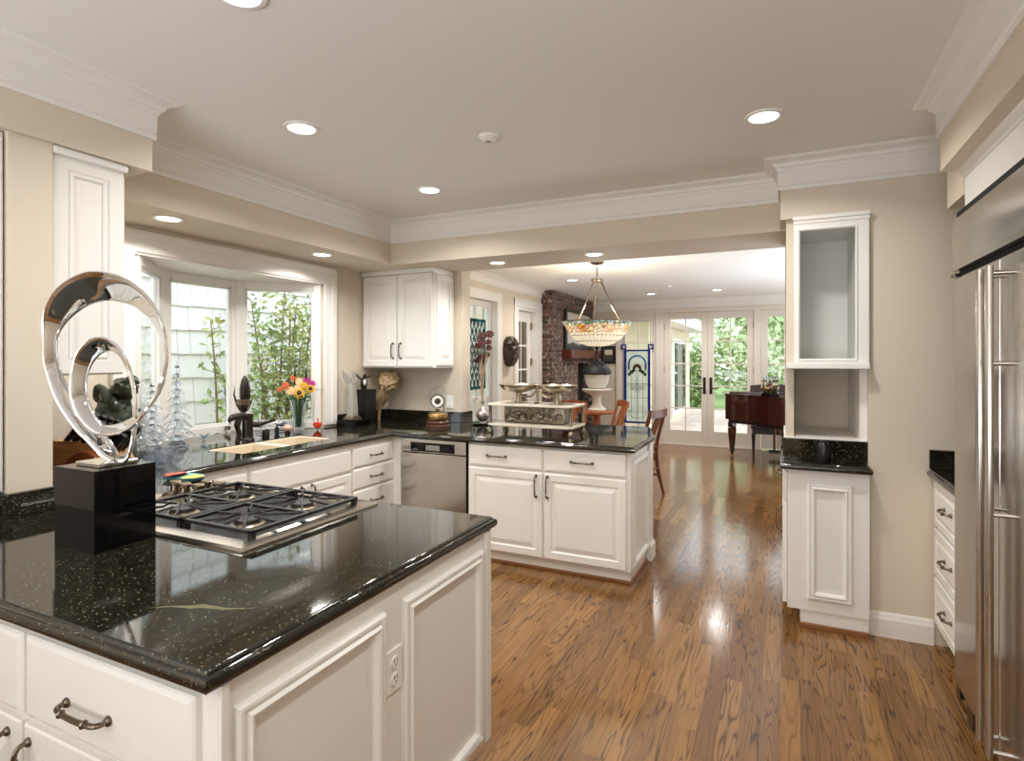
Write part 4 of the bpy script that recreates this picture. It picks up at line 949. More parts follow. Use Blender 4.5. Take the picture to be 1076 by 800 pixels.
# ------------------------------------------------------------------ gas cooktop
t = thing('gas_cooktop', 'stainless gas cooktop with black iron grates set in the island', 'cooktop', (-1.88, 1.48, CT))
TX0, TX1, TY0, TY1 = -2.36, -1.425, 1.175, 1.80
mb = MB()
mb.loft([[Vector((x, y, z)) for x, y in ((TX0 + i, TY0 + i), (TX1 - i, TY0 + i), (TX1 - i, TY1 - i), (TX0 + i, TY1 - i))] for i, z in ((0, CT), (0, CT + .005), (.008, CT + .012), (.05, CT + .018), (.055, CT + .016), (.06, CT + .004))])
mb.build('tray', M['steel_tray'], t)
MB().box(-2.10, TX1 - .062, TY0 + .062, TY1 - .062, CT + .003, CT + .006).build('burner_well', M['black'], t)
GZ = CT + .044
for gi, (gx0, gx1) in enumerate(((-2.115, -1.795), (-1.785, -1.462))):
    mb = MB(); gy0, gy1 = TY0 + .065, TY1 - .075
    for (a0, a1, b0, b1) in ((gx0, gx1, gy0, gy0 + .016), (gx0, gx1, gy1 - .016, gy1), (gx0, gx0 + .016, gy0, gy1), (gx1 - .016, gx1, gy0, gy1), (gx0, gx1, (gy0 + gy1) / 2 - .008, (gy0 + gy1) / 2 + .008)):
        mb.box(a0, a1, b0, b1, GZ - .012, GZ, .003)
    for px in (gx0 + .01, gx1 - .01):
        for py in (gy0 + .01, gy1 - .01): mb.box(px - .009, px + .009, py - .009, py + .009, CT + .006, GZ - .01, .002)
    gxc = (gx0 + gx1) / 2
    for half in range(2):
        byc = gy0 + (gy1 - gy0) * (.25 + .5 * half); hw, hh = (gx1 - gx0) / 2, (gy1 - gy0) / 4
        for k in range(8):
            a = PI / 8 + k * PI / 4 if False else k * PI / 4 + .0
            ca, sa = math.cos(a), math.sin(a); rad = min(hw / max(abs(ca), 1e-3), hh / max(abs(sa), 1e-3)) - .006
            p0 = Vector((gxc + ca * rad, byc + sa * rad, GZ - .007)); p1 = Vector((gxc + ca * .06, byc + sa * .06, GZ - .002)); p2 = Vector((gxc + ca * .034, byc + sa * .034, GZ + (.012 if k % 2 else 0)))
            mb.tube([p0, p1, p2], [.005, .0045, .0035], 6)
    mb.build('grate', M['iron'], t)
    for half in range(2):
        byc = gy0 + (gy1 - gy0) * (.25 + .5 * half)
        bo = MB().lathe([(.058, .006), (.056, .016), (.045, .02), (.045, .024), (.0001, .024)], (gxc, byc, CT), 24).build('burner', M['silver'], t, True)
        MB().lathe([(.040, .024), (.042, .028), (.040, .034), (.0001, .036)], (gxc, byc, CT), 24).build('burner_cap', M['iron'], bo, True)
for kx, ky in ((-2.335, 1.60), (-2.26, 1.59), (-2.19, 1.60), (-2.225, 1.665), (-2.15, 1.665)):
    ky -= .02; kx += .02
    mb = MB(); mb.lathe([(.026, .010), (.026, .016), (.020, .018), (.018, .036), (.024, .040), (.026, .050), (.022, .054), (.0001, .054)], (kx, ky, CT), 20); k_ = mb.build('knob', M['pewter'], t, True)
    MB().lathe([(.0215, .0541), (.012, .0543), (.012, .0550), (.021, .0549)], (kx, ky, CT), 16).build('knob_cap', M['brass'], k_, True)
t = thing('spoon_rest', 'colourful painted glass spoon rest beside the cooktop knobs', 'spoon rest', (-2.54, 1.78, CT))
sr = [(-.09, -.05), (.06, -.055), (.1, -.02), (.1, .03), (.05, .055), (-.09, .05), (-.11, 0)]
mb = MB(); mb.loft([[Vector((-2.54 + a * s_, 1.78 + b * s_, CT + z)) for a, b in sr] for s_, z in ((.8, 0), (1, .018), (1.02, .022), (.95, .02), (.75, .006))]); mb.build('dish', mat('turquoise_glaze', rgb(120, 170, 176), 0.15), t, True)
mb = MB(); mb.loft([[Vector((-2.54 + a * s_, 1.78 + b * s_, CT + z)) for a, b in sr[1:4] + [(.03, .03), (.03, -.04)]] for s_, z in ((1.0, .0225), (.96, .0245))]); mb.build('yellow_glaze', mat('yellow_glaze', rgb(214, 206, 60), 0.2), t)
mb = MB(); mb.loft([[Vector((-2.54 + a * s_, 1.78 + b * s_, CT + z)) for a, b in [(-.11, 0), (-.09, -.05), (-.05, -.052), (-.05, .05), (-.09, .05)]] for s_, z in ((1.0, .0225), (.96, .0245))]); mb.build('red_glaze', mat('red_glaze', rgb(206, 60, 40), 0.2), t)

# ------------------------------------------------------------------ chrome sculpture
t = thing('ring_sculpture', 'polished chrome double ring sculpture on a glossy black cube', 'sculpture', (-1.916, 1.094, CT), 0)
MB().box(-2.02, -1.813, 0.990, 1.172, CT, 1.155, .002).build('cube_base', M['black_gloss'], t)
mb = MB(); mb.box(-1.975, -1.855, 1.025, 1.14, 1.1555, 1.168, .002); mb.build('base_plate', M['chrome'], t)
# ribbon: (x, z, half width, depth, twist) in the upright plane of the sculpture
RIB = [(.012, .000, .010, .000, .9), (-.005, .020, .016, .002, .9), (-.040, .062, .018, .004, .9), (-.085, .115, .018, .004, .9), (-.135, .185, .017, .002, .9), (-.170, .255, .015, 0, .9), (-.190, .330, .014, 0, .9), (-.192, .410, .015, -.002, .9),
       (-.172, .480, .024, -.004, .9), (-.125, .540, .034, -.006, .88), (-.055, .574, .041, -.006, .85), (.005, .572, .044, -.006, .85), (.070, .545, .046, -.006, .85), (.130, .485, .042, -.004, .85), (.166, .405, .032, 0, .9),
       (.176, .325, .020, .004, 1.0), (.163, .245, .016, .010, 1.2), (.135, .180, .018, .020, 1.2), (.095, .130, .020, .028, 1.0), (.040, .098, .016, .030, .9), (-.015, .102, .013, .026, .9), (-.060, .145, .015, .022, .9), (-.086, .205, .016, .018, .9), (-.090, .275, .016, .014, .9),
       (-.072, .340, .019, .010, .9), (-.036, .378, .021, .006, .9), (.000, .380, .021, .002, .9), (.036, .345, .018, 0, .9), (.062, .280, .014, 0, .9), (.075, .200, .013, 0, 1.0), (.074, .110, .013, -.002, 1.1), (.066, .050, .012, 0, 1.0), (.052, .010, .016, .002, .8), (.040, .000, .012, .002, .8)]
Vv = spline([(a, b * .945 if b > .1 else b, 0) for a, b, *_ in RIB], 6); Wv = spline([(c, d, e) for _, _, c, d, e in RIB], 6)
u_ax = Vector((.905, .4253, 0)); d_ax = Vector((.4253, -.905, 0)); o_ = Vector((-1.905, 1.088, 1.170))
rings = []
for i, p in enumerate(Vv):
    q0, q1 = Vv[max(i - 1, 0)], Vv[min(i + 1, len(Vv) - 1)]; tg = (q1 - q0); tg = tg.normalized()
    n2 = Vector((-tg.y, tg.x, 0))
    hw, dp, tw = Wv[i]; c = o_ + u_ax * p.x + Z * p.y + d_ax * dp
    na = u_ax * n2.x + Z * n2.y
    wd = na * math.cos(tw) + d_ax * math.sin(tw); th = -na * math.sin(tw) + d_ax * math.cos(tw)
    hw2 = hw / max(math.cos(tw), .55)
    def sq(v): return math.copysign(abs(v) ** .5, v)
    rings.append([c + wd * sq(math.cos(2 * PI * (k + .5) / 16)) * hw2 * .93 + th * sq(math.sin(2 * PI * (k + .5) / 16)) * min(.006, hw * .6) for k in range(16)])
mb = MB(); mb.loft(rings); mb.build('ribbon', M['chrome'], t, True)

# knife block and figurine behind it
KA = math.atan2(.4253, .905)
t = thing('knife_block', 'leaning wooden knife block full of black handled knives', 'knife block', (-3.00, 1.60, CT), KA)
pr_ = [(-.22, .0), (.12, .0), (.20, .055), (.17, .125), (.02, .185), (-.10, .190), (-.22, .06)]
mb = MB(); mb.loft([[Vector((a * s_ + (1 - s_) * 0, y, b)) for a, b in pr_] for s_, y in ((.985, -.075), (1, -.07), (1, .07), (.985, .075))]); bo = mb.build('block', M['block'], t, False, True)
mb = MB(); mb.loft([[Vector((.07 + math.cos(k * PI / 10) * .095 * s_, y, .035 + math.sin(k * PI / 10) * .115 * s_)) for k in range(11)] for s_, y in ((.95, -.115), (1, -.11), (1, -.072))]); mb.build('round_face', M['block_end'], t, False, True)
kd = Vector((.66, -.14, .74)).normalized()
for i in range(7):
    for j in range(3):
        p = Vector((-.06 + i * .034, -.05 + j * .045, .176 - i * .010 + .006 * j)); q = p + kd * (.135 + .012 * ((i * 3 + j) % 3))
        mb = MB(); mb.tube([p, p + kd * .02, p + kd * .06, q], [.010, .0125, .0115, .013], 8); h_ = mb.build('knife', M['black'], t, True, True)
mb = MB()
for i in range(7):
    p = Vector((-.06 + i * .034, -.0625, .176 - i * .010)) + kd * .06
    mb.sphere(p, .0028, (1, 1, 1), 6)
mb.build('rivets', M['silver'], t, True, True)
t = thing('stone_figurine', 'dark green stone animal figurine behind the knife block', 'figurine', (-3.22, 1.86, CT))
fx, fy = -3.22, 1.86
mb = MB(); b = bmesh.new(); bmesh.ops.create_icosphere(b, subdivisions=4, radius=1)
for v in b.verts:
    d = v.co.normalized(); k = 1 + .30 * mn.noise(d * 3) + .15 * mn.noise(d * 8); v.co = Vector((d.x * .085 * k, d.y * .085 * k, d.z * .15 * k)) + Vector((fx, fy, CT + .26))
mb.merge(b)
b = bmesh.new(); bmesh.ops.create_icosphere(b, subdivisions=3, radius=1)
for v in b.verts:
    d = v.co.normalized(); k = 1 + .35 * mn.noise(d * 3 + Vector((3, 1, 2))) + .15 * mn.noise(d * 9); v.co = Vector((d.x * .06 * k, d.y * .06 * k, d.z * .06 * k)) + Vector((fx + .05, fy + .02, CT + .41))
mb.merge(b)
mb.tube(spline([(fx - .03, fy - .02, CT + .33), (fx - .085, fy - .04, CT + .36), (fx - .08, fy - .04, CT + .42), (fx - .05, fy - .03, CT + .41)], 4), .018, 8); mb.tube(spline([(fx + .05, fy + .02, CT + .43), (fx + .09, fy + .04, CT + .46), (fx + .12, fy + .05, CT + .44)], 4), [.03] * 5 + [.02, .015, .012, .008], 8)
mb.lathe([(.10, 0), (.10, .12), (.07, .16)], (fx, fy, CT), 18); mb.build('stone', M['green_stone'], t, True)
t = thing('cutting_board', 'dark wooden board leaning behind the knife block against the wall', 'cutting board', (-3.1, 1.30, CT))
T = Matrix.Translation((-2.95, 1.275, CT)) @ Matrix.Rotation(-.10, 4, 'X')
MB().box(-.16, .16, -.009, .009, .002, .26, .006, T).build('board', M['reddish'], t)

# ------------------------------------------------------------------ right side: built-in, niche, drawers, refrigerator
t = thing('base_cabinet', 'white base cabinet end with tall framed panel under the niche', 'cabinet', (0.24, 3.9, 0))
mb = MB(); mb.box(0.035, 0.428, 3.545, 4.245, .10, .874); mb.box(0.10, 0.425, 3.552, 4.24, 0.03, .10); mb.build('body', M['cab'], t)
MB().rect_rings((0.135, 3.545, .165), X, Z, -Y, .215, .64, FRAME, False).build('panel_moulding', M['cab'], t)
MB().box(.095, .428, 3.538, 3.556, 0, .03, .004).build('shoe_moulding', M['shoe'], t)
d = MB().box(0.012, 0.033, 3.56, 4.235, .12, .68, .003).build('door', M['cab'], t); pull(d, (0.012, 3.68, .56), Z, -X, .14)
d = MB().box(0.012, 0.033, 3.56, 4.235, .70, .86, .003).build('drawer', M['cab'], t); pull(d, (0.012, 3.9, .79), Y, -X, .13)
t = thing('wall_cabinet', 'white open-fronted wall cabinet with empty pale interior', 'cabinet', (0.25, 3.8, 1.44))
CX0, CX1, CZ0, CZ1, CY0, CY1 = 0.072, 0.428, 1.462, 2.284, 3.60, 4.12
mb = MB(); mb.box(CX0, CX0 + .015, CY0, CY1, CZ0, CZ1); mb.box(CX1 - .05, CX1, CY0, CY1, CZ0, CZ1); mb.box(CX0 + .015, CX1 - .05, CY0, CY1, CZ1 - .06, CZ1); mb.box(CX0 + .015, CX1 - .05, CY0, CY1, CZ0, CZ0 + .015); mb.box(CX0 + .015, CX1 - .05, CY1 - .015, CY1, CZ0 + .015, CZ1 - .06)
mb.build('carcass', M['inner'], t)
mb = MB()
for (a0, a1, b0, b1) in ((CX0 - .004, CX0 + .02, CZ0, CZ1), (CX1 - .055, CX1 + .004, CZ0, CZ1), (CX0 + .018, CX1 - .053, CZ1 - .075, CZ1), (CX0 + .018, CX1 - .053, CZ0, CZ0 + .02)):
    mb.box(a0, a1, CY0 - .012, CY0 + .006, b0, b1, .003)
mb.box(CX0 - .010, CX1 + .010, CY0 - .026, CY0, CZ1 - .022, CZ1, .004); mb.box(CX0 - .007, CX1 + .007, CY0 - .018, CY0, CZ1 - .042, CZ1 - .022, .003)
mb.rect_rings((CX0 + .016, CY0 - .012, CZ0 + .014), X, Z, -Y, CX1 - CX0 - .065, CZ1 - CZ0 - .084, [(0, 0), (0, .004), (.005, .007), (.010, .002), (.012, 0)], False)
mb.build('face_frame', M['cab'], t)
MB().box(0.03, 0.432, CY0 - .05, CY1, 1.432, 1.462, .005).build('bottom_ledge', M['cab'], t)
mb = MB(); mb.box(0.02, 0.43, 3.645, 4.249, 1.0, 1.04, .003); mb.box(0.395, 0.43, 3.66, 4.249, 1.04, 1.43)
struct('trim_niche', mb, M['trim'], 'white sill and side board lining the small niche', 'niche lining')
t = thing('puck_speaker', 'small black round speaker standing on the counter under the niche', 'speaker', (0.215, 3.575, CT))
MB().lathe([(.026, 0), (.030, .01), (.031, .05), (.031, .085), (.026, .107), (.014, .118), (.0001, .12)], (.215, 3.578, CT), 24).build('shell', M['black'], t, True)
MB().lathe([(.018, .1145), (.020, .1155), (.020, .117), (.016, .117)], (.215, 3.578, CT), 20, False).build('top_ring', M['iron'], t, True)

t = thing('base_cabinet', 'white three-drawer base cabinet beside the refrigerator', 'cabinet', (1.05, 3.33, 0))
mb = MB(); mb.box(0.735, 1.40, 3.055, 3.600, .10, .874); mb.box(0.80, 1.40, 3.06, 3.60, 0, .10); mb.build('body', M['cab'], t)
for z0, hh in ((.63, .235), (.38, .235), (.135, .23)):
    d = front('drawer', t, (.735, 3.595, z0), -Y, -X, .53, hh, RAISED if False else [(0, 0), (0, .014), (.004, .018), (.035, .018), (.04, .013), (.046, .013), (.062, .019), (.064, .019)]); pull(d, (.717, 3.31, z0 + hh * .55), Y, -X, .12)
t = thing('refrigerator', 'large built-in stainless refrigerator with two tall tube handles', 'refrigerator', (1.05, 2.4, 0))
RF = 0.70
mb = MB(); mb.box(RF + .03, 1.40, 1.92, 3.04, .08, 2.085); mb.box(RF + .10, 1.40, 1.93, 3.03, 0, .08); mb.build('body', M['steel'], t)
dr1 = MB().box(RF - .02, RF + .03, 2.487, 3.042, .10, 1.83, .004).build('door', M['steel'], t)
dr2 = MB().box(RF - .02, RF + .03, 1.92, 2.477, .10, 1.83, .004).build('door', M['steel'], t)
mb = MB()
prof = [(RF + .03, 2.082), (RF - .024, 2.082), (RF - .027, 2.05), (RF - .029, 2.0), (RF - .029, 1.95), (RF - .026, 1.91), (RF - .020, 1.882), (RF - .030, 1.874), (RF - .030, 1.860), (RF + .03, 1.858)]
mb.loft([[Vector((x, y, z)) for x, z in prof] for y in (1.92, 3.042)]); gp = mb.build('grille_panel', M['steel'], t, True)
for p in gp.data.polygons:
    if abs(p.normal.y) > .9: p.use_smooth = False
MB().box(RF - .005, RF + .03, 1.925, 3.038, 1.832, 1.857).build('vent_gap', M['dark'], t)
MB().box(RF - .012, 1.40, 1.92, 3.040, 2.086, 2.115).build('top_gap_shade', M['dark'], t)  # solid dark strip painted as the shade in the gap above the grille
for dd, yy in ((dr1, 2.53), (dr2, 2.43)):
    mb = MB(); hx = RF - .062
    mb.tube([(hx, yy, .14), (hx, yy, 1.80)], .0125, 16)
    for zz in (.16, .96, 1.47, 1.775): mb.tube([(hx, yy, zz), (RF - .019, yy, zz)], .008, 12)
    mb.build('handle', M['steel'], dd, True)
for hb in ((RF - .03, RF + .02, 3.0, 3.06, 1.835, 1.85), (RF - .018, RF + .01, 2.98, 3.03, .05, .098), (RF - .018, RF + .06, 2.80, 2.87, .02, .098)):
    MB().box(*hb, .003).build('hinge', M['pewter'], t)
t = thing('cabinet_panel', 'white panel with small moulding above the refrigerator', 'cabinet', (1.0, 2.4, 2.11))
mb = MB(); mb.box(.715, 1.40, 1.6, 3.038, 2.118, 2.299); mb.build('panel', M['cab'], t)
mb = MB(); sweep(mb, [(.715, 3.038), (.715, 1.6)], [(0, 2.262), (.006, 2.262), (.010, 2.272), (.02, 2.285), (.028, 2.299), (0, 2.299)]); mb.build('moulding', M['cab'], t)

# ------------------------------------------------------------------ far end: french doors and sidelights
mb = MB()
for (a0, a1) in ((-2.64, -2.60), (-1.99, -1.845), (-0.395, -0.29), (0.42, 0.50)):
    mb.box(a0, a1, YF - .02, YF + .10, 0, 2.335, .006)
mb.box(-2.64, 0.50, YF - .025, YF + .10, 2.30, 2.36, .006); mb.box(-2.70, -2.62, YF - .025, YF, 0, 2.36, .006); mb.box(-2.70, 0.55, YF - .03, YF, 2.36, 2.38, .006)
mb.box(-1.845, -0.395, YF - .03, YF + .12, 0, .022, .004)
struct('trim_doors', mb, M['door'], 'off-white casing and posts around the french doors', 'door casing')
def leaf(name, xa, xb, z0, z1, st, bot, top, cols, rows, label, cat, kind='structure'):
    f, g = MB(), MB(); y = YF + .03
    f.box(xa, xa + st, y - .022, y + .022, z0, z1, .003); f.box(xb - st, xb, y - .022, y + .022, z0, z1, .003)
    f.box(xa + st, xb - st, y - .022, y + .022, z0, z0 + bot, .003); f.box(xa + st, xb - st, y - .022, y + .022, z1 - top, z1, .003)
    gx0, gx1, gz0, gz1 = xa + st, xb - st, z0 + bot, z1 - top
    for i in range(1, cols):
        a = gx0 + (gx1 - gx0) * i / cols; f.box(a - .010, a + .010, y - .016, y + .016, gz0, gz1)
    for j in range(1, rows):
        b = gz0 + (gz1 - gz0) * j / rows; f.box(gx0, gx1, y - .0165, y + .0165, b - .010, b + .010)
    g.box(gx0, gx1, y - .003, y + .003, gz0, gz1)
    o = struct(name, f, M['door'], label, cat); g.build('glass_pane', M['pane'], o); return o
d1 = leaf('door_1', -1.842, -1.122, .025, 2.298, .10, .235, .115, 2, 5, 'left french door leaf with ten glass panes and dark handle', 'door')
d2 = leaf('door_2', -1.118, -0.398, .025, 2.298, .10, .235, .115, 2, 5, 'right french door leaf behind the piano with dark handle', 'door')
for o, hx, sx in ((d1, -1.172, -1), (d2, -1.068, 1)):
    mb = MB(); y = YF + .008
    mb.box(hx - .022, hx + .022, y - .012, y, .90, 1.18, .005); mb.tube([(hx, y - .012, 1.0), (hx, y - .05, 1.0), (hx + sx * -.0 - sx * -.0, y - .055, 1.0), (hx + .09 * sx, y - .055, .995)], .010, 10); mb.lathe([(.012, 0), (.012, .012), (.0001, .014)], (hx, y - .012, 1.12), 10, True, Matrix.Rotation(PI / 2, 4, 'X')); mb.build('handle', M['bronze'], o, True)
    for zz in (.55, 1.25, 2.0): MB().box((-1.85 if sx < 0 else -.402), (-1.838 if sx < 0 else -.39), YF - .006, YF + .012, zz, zz + .11, .002).build('hinge', M['bronze'], o)
leaf('window_2', -2.60, -1.995, .025, 2.29, .07, .235, .115, 2, 5, 'sidelight window behind the blue stained glass panel', 'window')
leaf('window_3', -0.285, 0.415, .025, 2.29, .10, .235, .105, 2, 5, 'sidelight window behind the piano', 'window')

# stained glass panel (blue) hanging before the sidelight
def tubes(name, par, lines, r, m, yy, seg=6):
    mb = MB()
    for ln in lines:
        mb.tube([(x, yy, z) for x, z in ln], r, seg)
    return mb.build(name, M[m], par)
def arc(cx, cz, r, a0, a1, n=14): return [(cx + r * math.cos(a0 + (a1 - a0) * i / n), cz + r * math.sin(a0 + (a1 - a0) * i / n)) for i in range(n + 1)]
t = thing('stained_glass_panel', 'tall stained glass panel with blue border and red flower by french doors', 'stained glass', (-2.295, YF - .045, .4))
yy = YF - .045; SX0, SX1, SZ0, SZ1 = -2.60, -2.02, .35, 1.76; cxm = (SX0 + SX1) / 2
mb = MB(); mb.box(SX0 + .10, SX1 - .10, yy - .002, yy + .002, SZ0, SZ1 - .10); mb.build('clear_glass', M['sg_clear'], t)
mb = MB()
for a0, a1 in ((SX0 + .055, SX0 + .10), (SX1 - .10, SX1 - .055)): mb.box(a0, a1, yy - .003, yy + .003, SZ0, SZ1 - .10)
mb.box(SX0 + .10, SX1 - .10, yy - .003, yy + .003, SZ0, SZ0 + .03); mb.box(SX0 + .10, SX1 - .10, yy - .003, yy + .003, SZ1 - .13, SZ1 - .10)
for a0, a1 in ((SX0, SX0 + .10), (SX1 - .10, SX1)):
    mb.box(a0, a1, yy - .003, yy + .003, SZ1 - .10, SZ1 - .075); mb.box(a0, a1, yy - .003, yy + .003, SZ1 - .025, SZ1); mb.box(a0, a0 + .025, yy - .003, yy + .003, SZ1 - .075, SZ1 - .025); mb.box(a1 - .025, a1, yy - .003, yy + .003, SZ1 - .075, SZ1 - .025)
n_ = 18
oa, ia = arc(cxm, SZ1 - .36, .165, 0, PI, n_), arc(cxm, SZ1 - .36, .135, 0, PI, n_)
for i in range(n_):
    mb.poly([(oa[i][0], yy - .004, oa[i][1]), (oa[i + 1][0], yy - .004, oa[i + 1][1]), (ia[i + 1][0], yy - .004, ia[i + 1][1]), (ia[i][0], yy - .004, ia[i][1])])
mb.box(cxm - .165, cxm - .135, yy - .004, yy + .002, SZ1 - .46, SZ1 - .36); mb.box(cxm + .135, cxm + .165, yy - .004, yy + .002, SZ1 - .46, SZ1 - .36)
mb.build('blue_border', M['sg_blue'], t)
mb = MB()
for a0, a1 in ((SX0 + .025, SX0 + .075), (SX1 - .075, SX1 - .025)): mb.box(a0, a1, yy - .003, yy + .003, SZ1 - .075, SZ1 - .025)
for k in range(6):
    a = PI / 6 + k * PI / 3; c0 = (cxm, SZ1 - .42)
    mb2 = None
mb.build('corner_jewel', M['sg_clear'], t)
mb = MB()
for k in range(7):
    a = PI * k / 6; e = Vector((math.cos(a), 0, math.sin(a))); s_ = Vector((-math.sin(a), 0, math.cos(a))); c0 = Vector((cxm, yy - .006, SZ1 - .43))
    mb.poly([c0 + e * .015, c0 + e * .05 + s_ * .022, c0 + e * .095, c0 + e * .05 - s_ * .022])
mb.build('red_flower', M['sg_red'], t)
mb = MB()
for sx in (-1, 1):
    for (dx, dz, r) in ((.10, -.50, .035), (.14, -.54, .03), (.06, -.47, .03)): mb.lathe([(.0001, -.003), (r, -.003), (r, .003), (.0001, .003)], (cxm + sx * dx, yy, SZ1 + dz), 12, True, Matrix.Rotation(PI / 2, 4, 'X'))
mb.build('green_leaves', M['sg_green'], t)
L = [[(cxm, SZ0), (cxm, SZ1 - .52)], [(cxm - .1, SZ0), (cxm - .1, SZ1 - .55)], [(cxm + .1, SZ0), (cxm + .1, SZ1 - .55)]]
for zz in (.55, .80, 1.05, 1.28): L.append([(SX0 + .1, zz), (SX1 - .1, zz)])
for (cx_, cz_) in ((cxm, 1.02), (cxm, .93), (cxm - .05, .97), (cxm + .05, .97), (cxm, 1.10), (cxm - .09, .98), (cxm + .09, .98)): L.append([(cx_, cz_ + .04), (cx_ + .035, cz_), (cx_, cz_ - .04), (cx_ - .035, cz_), (cx_, cz_ + .04)])
for sx in (-1, 1):
    L.append([(cxm + sx * x_, z_) for x_, z_ in [(0.0, .44), (.08, .45), (.14, .50), (.15, .56), (.11, .59), (.08, .56), (.10, .53)]])
tubes('lead_lines', t, L, .0035, 'lead', yy)
fr_ = []
tubes('lead_frame', t, [[(SX0 + .065, SZ0), (SX0 + .065, SZ1 - .1)], [(SX1 - .065, SZ0), (SX1 - .065, SZ1 - .1)], [(SX0 + .1, SZ0), (SX1 - .1, SZ0)], [(SX0 + .05, SZ1), (SX0 + .05, 2.16)], [(SX1 - .05, SZ1), (SX1 - .05, 2.16)]], .004, 'lead', yy)

# ------------------------------------------------------------------ dining room left wall
f, g = MB(), MB()
T = None
f.box(XD - .17, XD + .02, 6.55, 6.68, .25, 2.335, .006); f.box(XD - .17, XD + .02, 5.63, 5.76, .25, 2.335, .006); f.box(XD, XD + .022, 5.63, 6.68, 2.22, 2.336, .006); f.box(XD, XD + .03, 5.62, 6.69, .27, .35, .006)
for (a0, a1, b0, b1) in ((5.75, 5.81, .35, 2.22), (6.50, 6.56, .35, 2.22), (5.81, 6.50, .35, .42), (5.81, 6.50, 2.15, 2.22), (5.81, 6.50, .98, 1.02), (6.145, 6.165, .42, 2.15), (5.81, 6.50, 1.62, 1.64)):
    f.box(XD - .12, XD - .08, a0, a1, b0, b1)
w = struct('window_4', f, M['trim'], 'white sash window on the dining room wall behind dark stained glass', 'window')
g.box(XD - .103, XD - .097, 5.81, 6.50, .42, 2.15); g.build('glass_pane', M['pane'], w)
t = thing('stained_glass_panel', 'dark diamond patterned stained glass hanging in the dining room side window', 'stained glass', (XD - .05, 6.05, 1.1))
mb = MB(); xx = XD - .05; A0, A1, B0, B1 = 5.82, 6.34, 1.12, 1.98
mb.box(xx - .002, xx + .002, A0 + .03, A1 - .03, B0 + .03, B1 - .03); mb.build('clear_glass', M['sg_clear'], t)
mb = MB()
for (a0, a1, b0, b1) in ((A0, A0 + .035, B0, B1), (A1 - .035, A1, B0, B1), (A0, A1, B0, B0 + .035), (A0, A1, B1 - .035, B1)): mb.box(xx - .004, xx + .004, a0, a1, b0, b1)
mb.build('teal_border', M['sg_teal'], t)
mb = MB(); rows = 9
for j in range(rows):
    for i in range(5):
        yc = A0 + .05 + (A1 - A0 - .10) * (i + .5 * (j % 2)) / 4.5; zc = B0 + .08 + (B1 - B0 - .14) * j / (rows - 1)
        if yc > A1 - .04: continue
        mb.poly([(xx - .005, yc - .04, zc), (xx - .005, yc, zc + .055), (xx - .005, yc + .04, zc), (xx - .005, yc, zc - .055)])
mb.build('smoke_diamond', M['sg_black'], t)
mb = MB()
for k in range(-6, 9):
    a = A0 + k * .09
    for s_ in (1, -1):
        y0_, z0_ = a, B0; y1_, z1_ = a + s_ * .55, B1
        pts = []
        for q in range(21):
            yq = y0_ + (y1_ - y0_) * q / 20
            if A0 <= yq <= A1: pts.append((xx + .004, yq, z0_ + (z1_ - z0_) * q / 20))
        if len(pts) > 1: mb.tube([pts[0], pts[-1]], .004, 5)
mb.build('lead_lines', M['lead'], t)
mb = MB(); mb.tube([(xx, A0 + .06, B1), (xx, A0 + .06, 2.14)], .003, 5); mb.tube([(xx, A1 - .06, B1), (xx, A1 - .06, 2.14)], .003, 5); mb.build('hanging_chain', M['lead'], t)

mb = MB(); mb.box(XD - .17, XD + .01, 7.87, 8.03, 0, 2.22, .004); mb.box(XD, XD + .022, 8.02, 8.055, 0, 2.335, .004); mb.box(XD - .17, XD + .022, 7.07, 7.20, 0, 2.335, .006); mb.box(XD, XD + .024, 7.07, 8.055, 2.22, 2.336, .006); mb.box(XD - .17, XD, 7.19, 8.02, 2.185, 2.225)
struct('trim_doorway', mb, M['trim'], 'white casing of the doorway beside the brick chimney', 'door casing')
f, g = MB(), MB(); xs = XD - .10
for (a0, a1, b0, b1) in ((7.20, 7.32, .02, 2.18), (7.72, 7.85, .02, 2.18), (7.32, 7.72, .02, .30), (7.32, 7.72, 2.03, 2.18)): f.box(xs - .02, xs + .02, a0, a1, b0, b1, .003)
for j in range(1, 5): f.box(xs - .014, xs + .014, 7.32, 7.72, .30 + 1.73 * j / 5 - .012, .30 + 1.73 * j / 5 + .012)
f.box(xs - .013, xs + .013, 7.51, 7.53, .30, 2.03)
d3 = struct('door_3', f, M['trim'], 'white glazed door in the doorway beside the bronze mask', 'door')
g.box(xs - .003, xs + .003, 7.32, 7.72, .30, 2.03); g.build('glass_pane', M['dim_glass'], d3)
for zz in (.4, 1.40, 1.93): MB().box(xs + .015, xs + .035, 7.83, 7.90, zz, zz + .10, .003).build('hinge', M['brass'], d3)
mb = MB(); mb.box(XD - 1.3, XD - 1.2, 6.9, 8.5, 0, 2.6); mb.box(XD - 1.3, XD - .2, 8.3, 8.4, 0, 2.6); mb.box(XD - 1.3, XD - .2, 6.95, 7.05, 0, 2.6); mb.box(XD - 1.3, XD - .2, 6.9, 8.5, -.05, 0)
struct('wall_hall', mb, M['wall'], 'dim hall behind the glazed side door', 'wall')

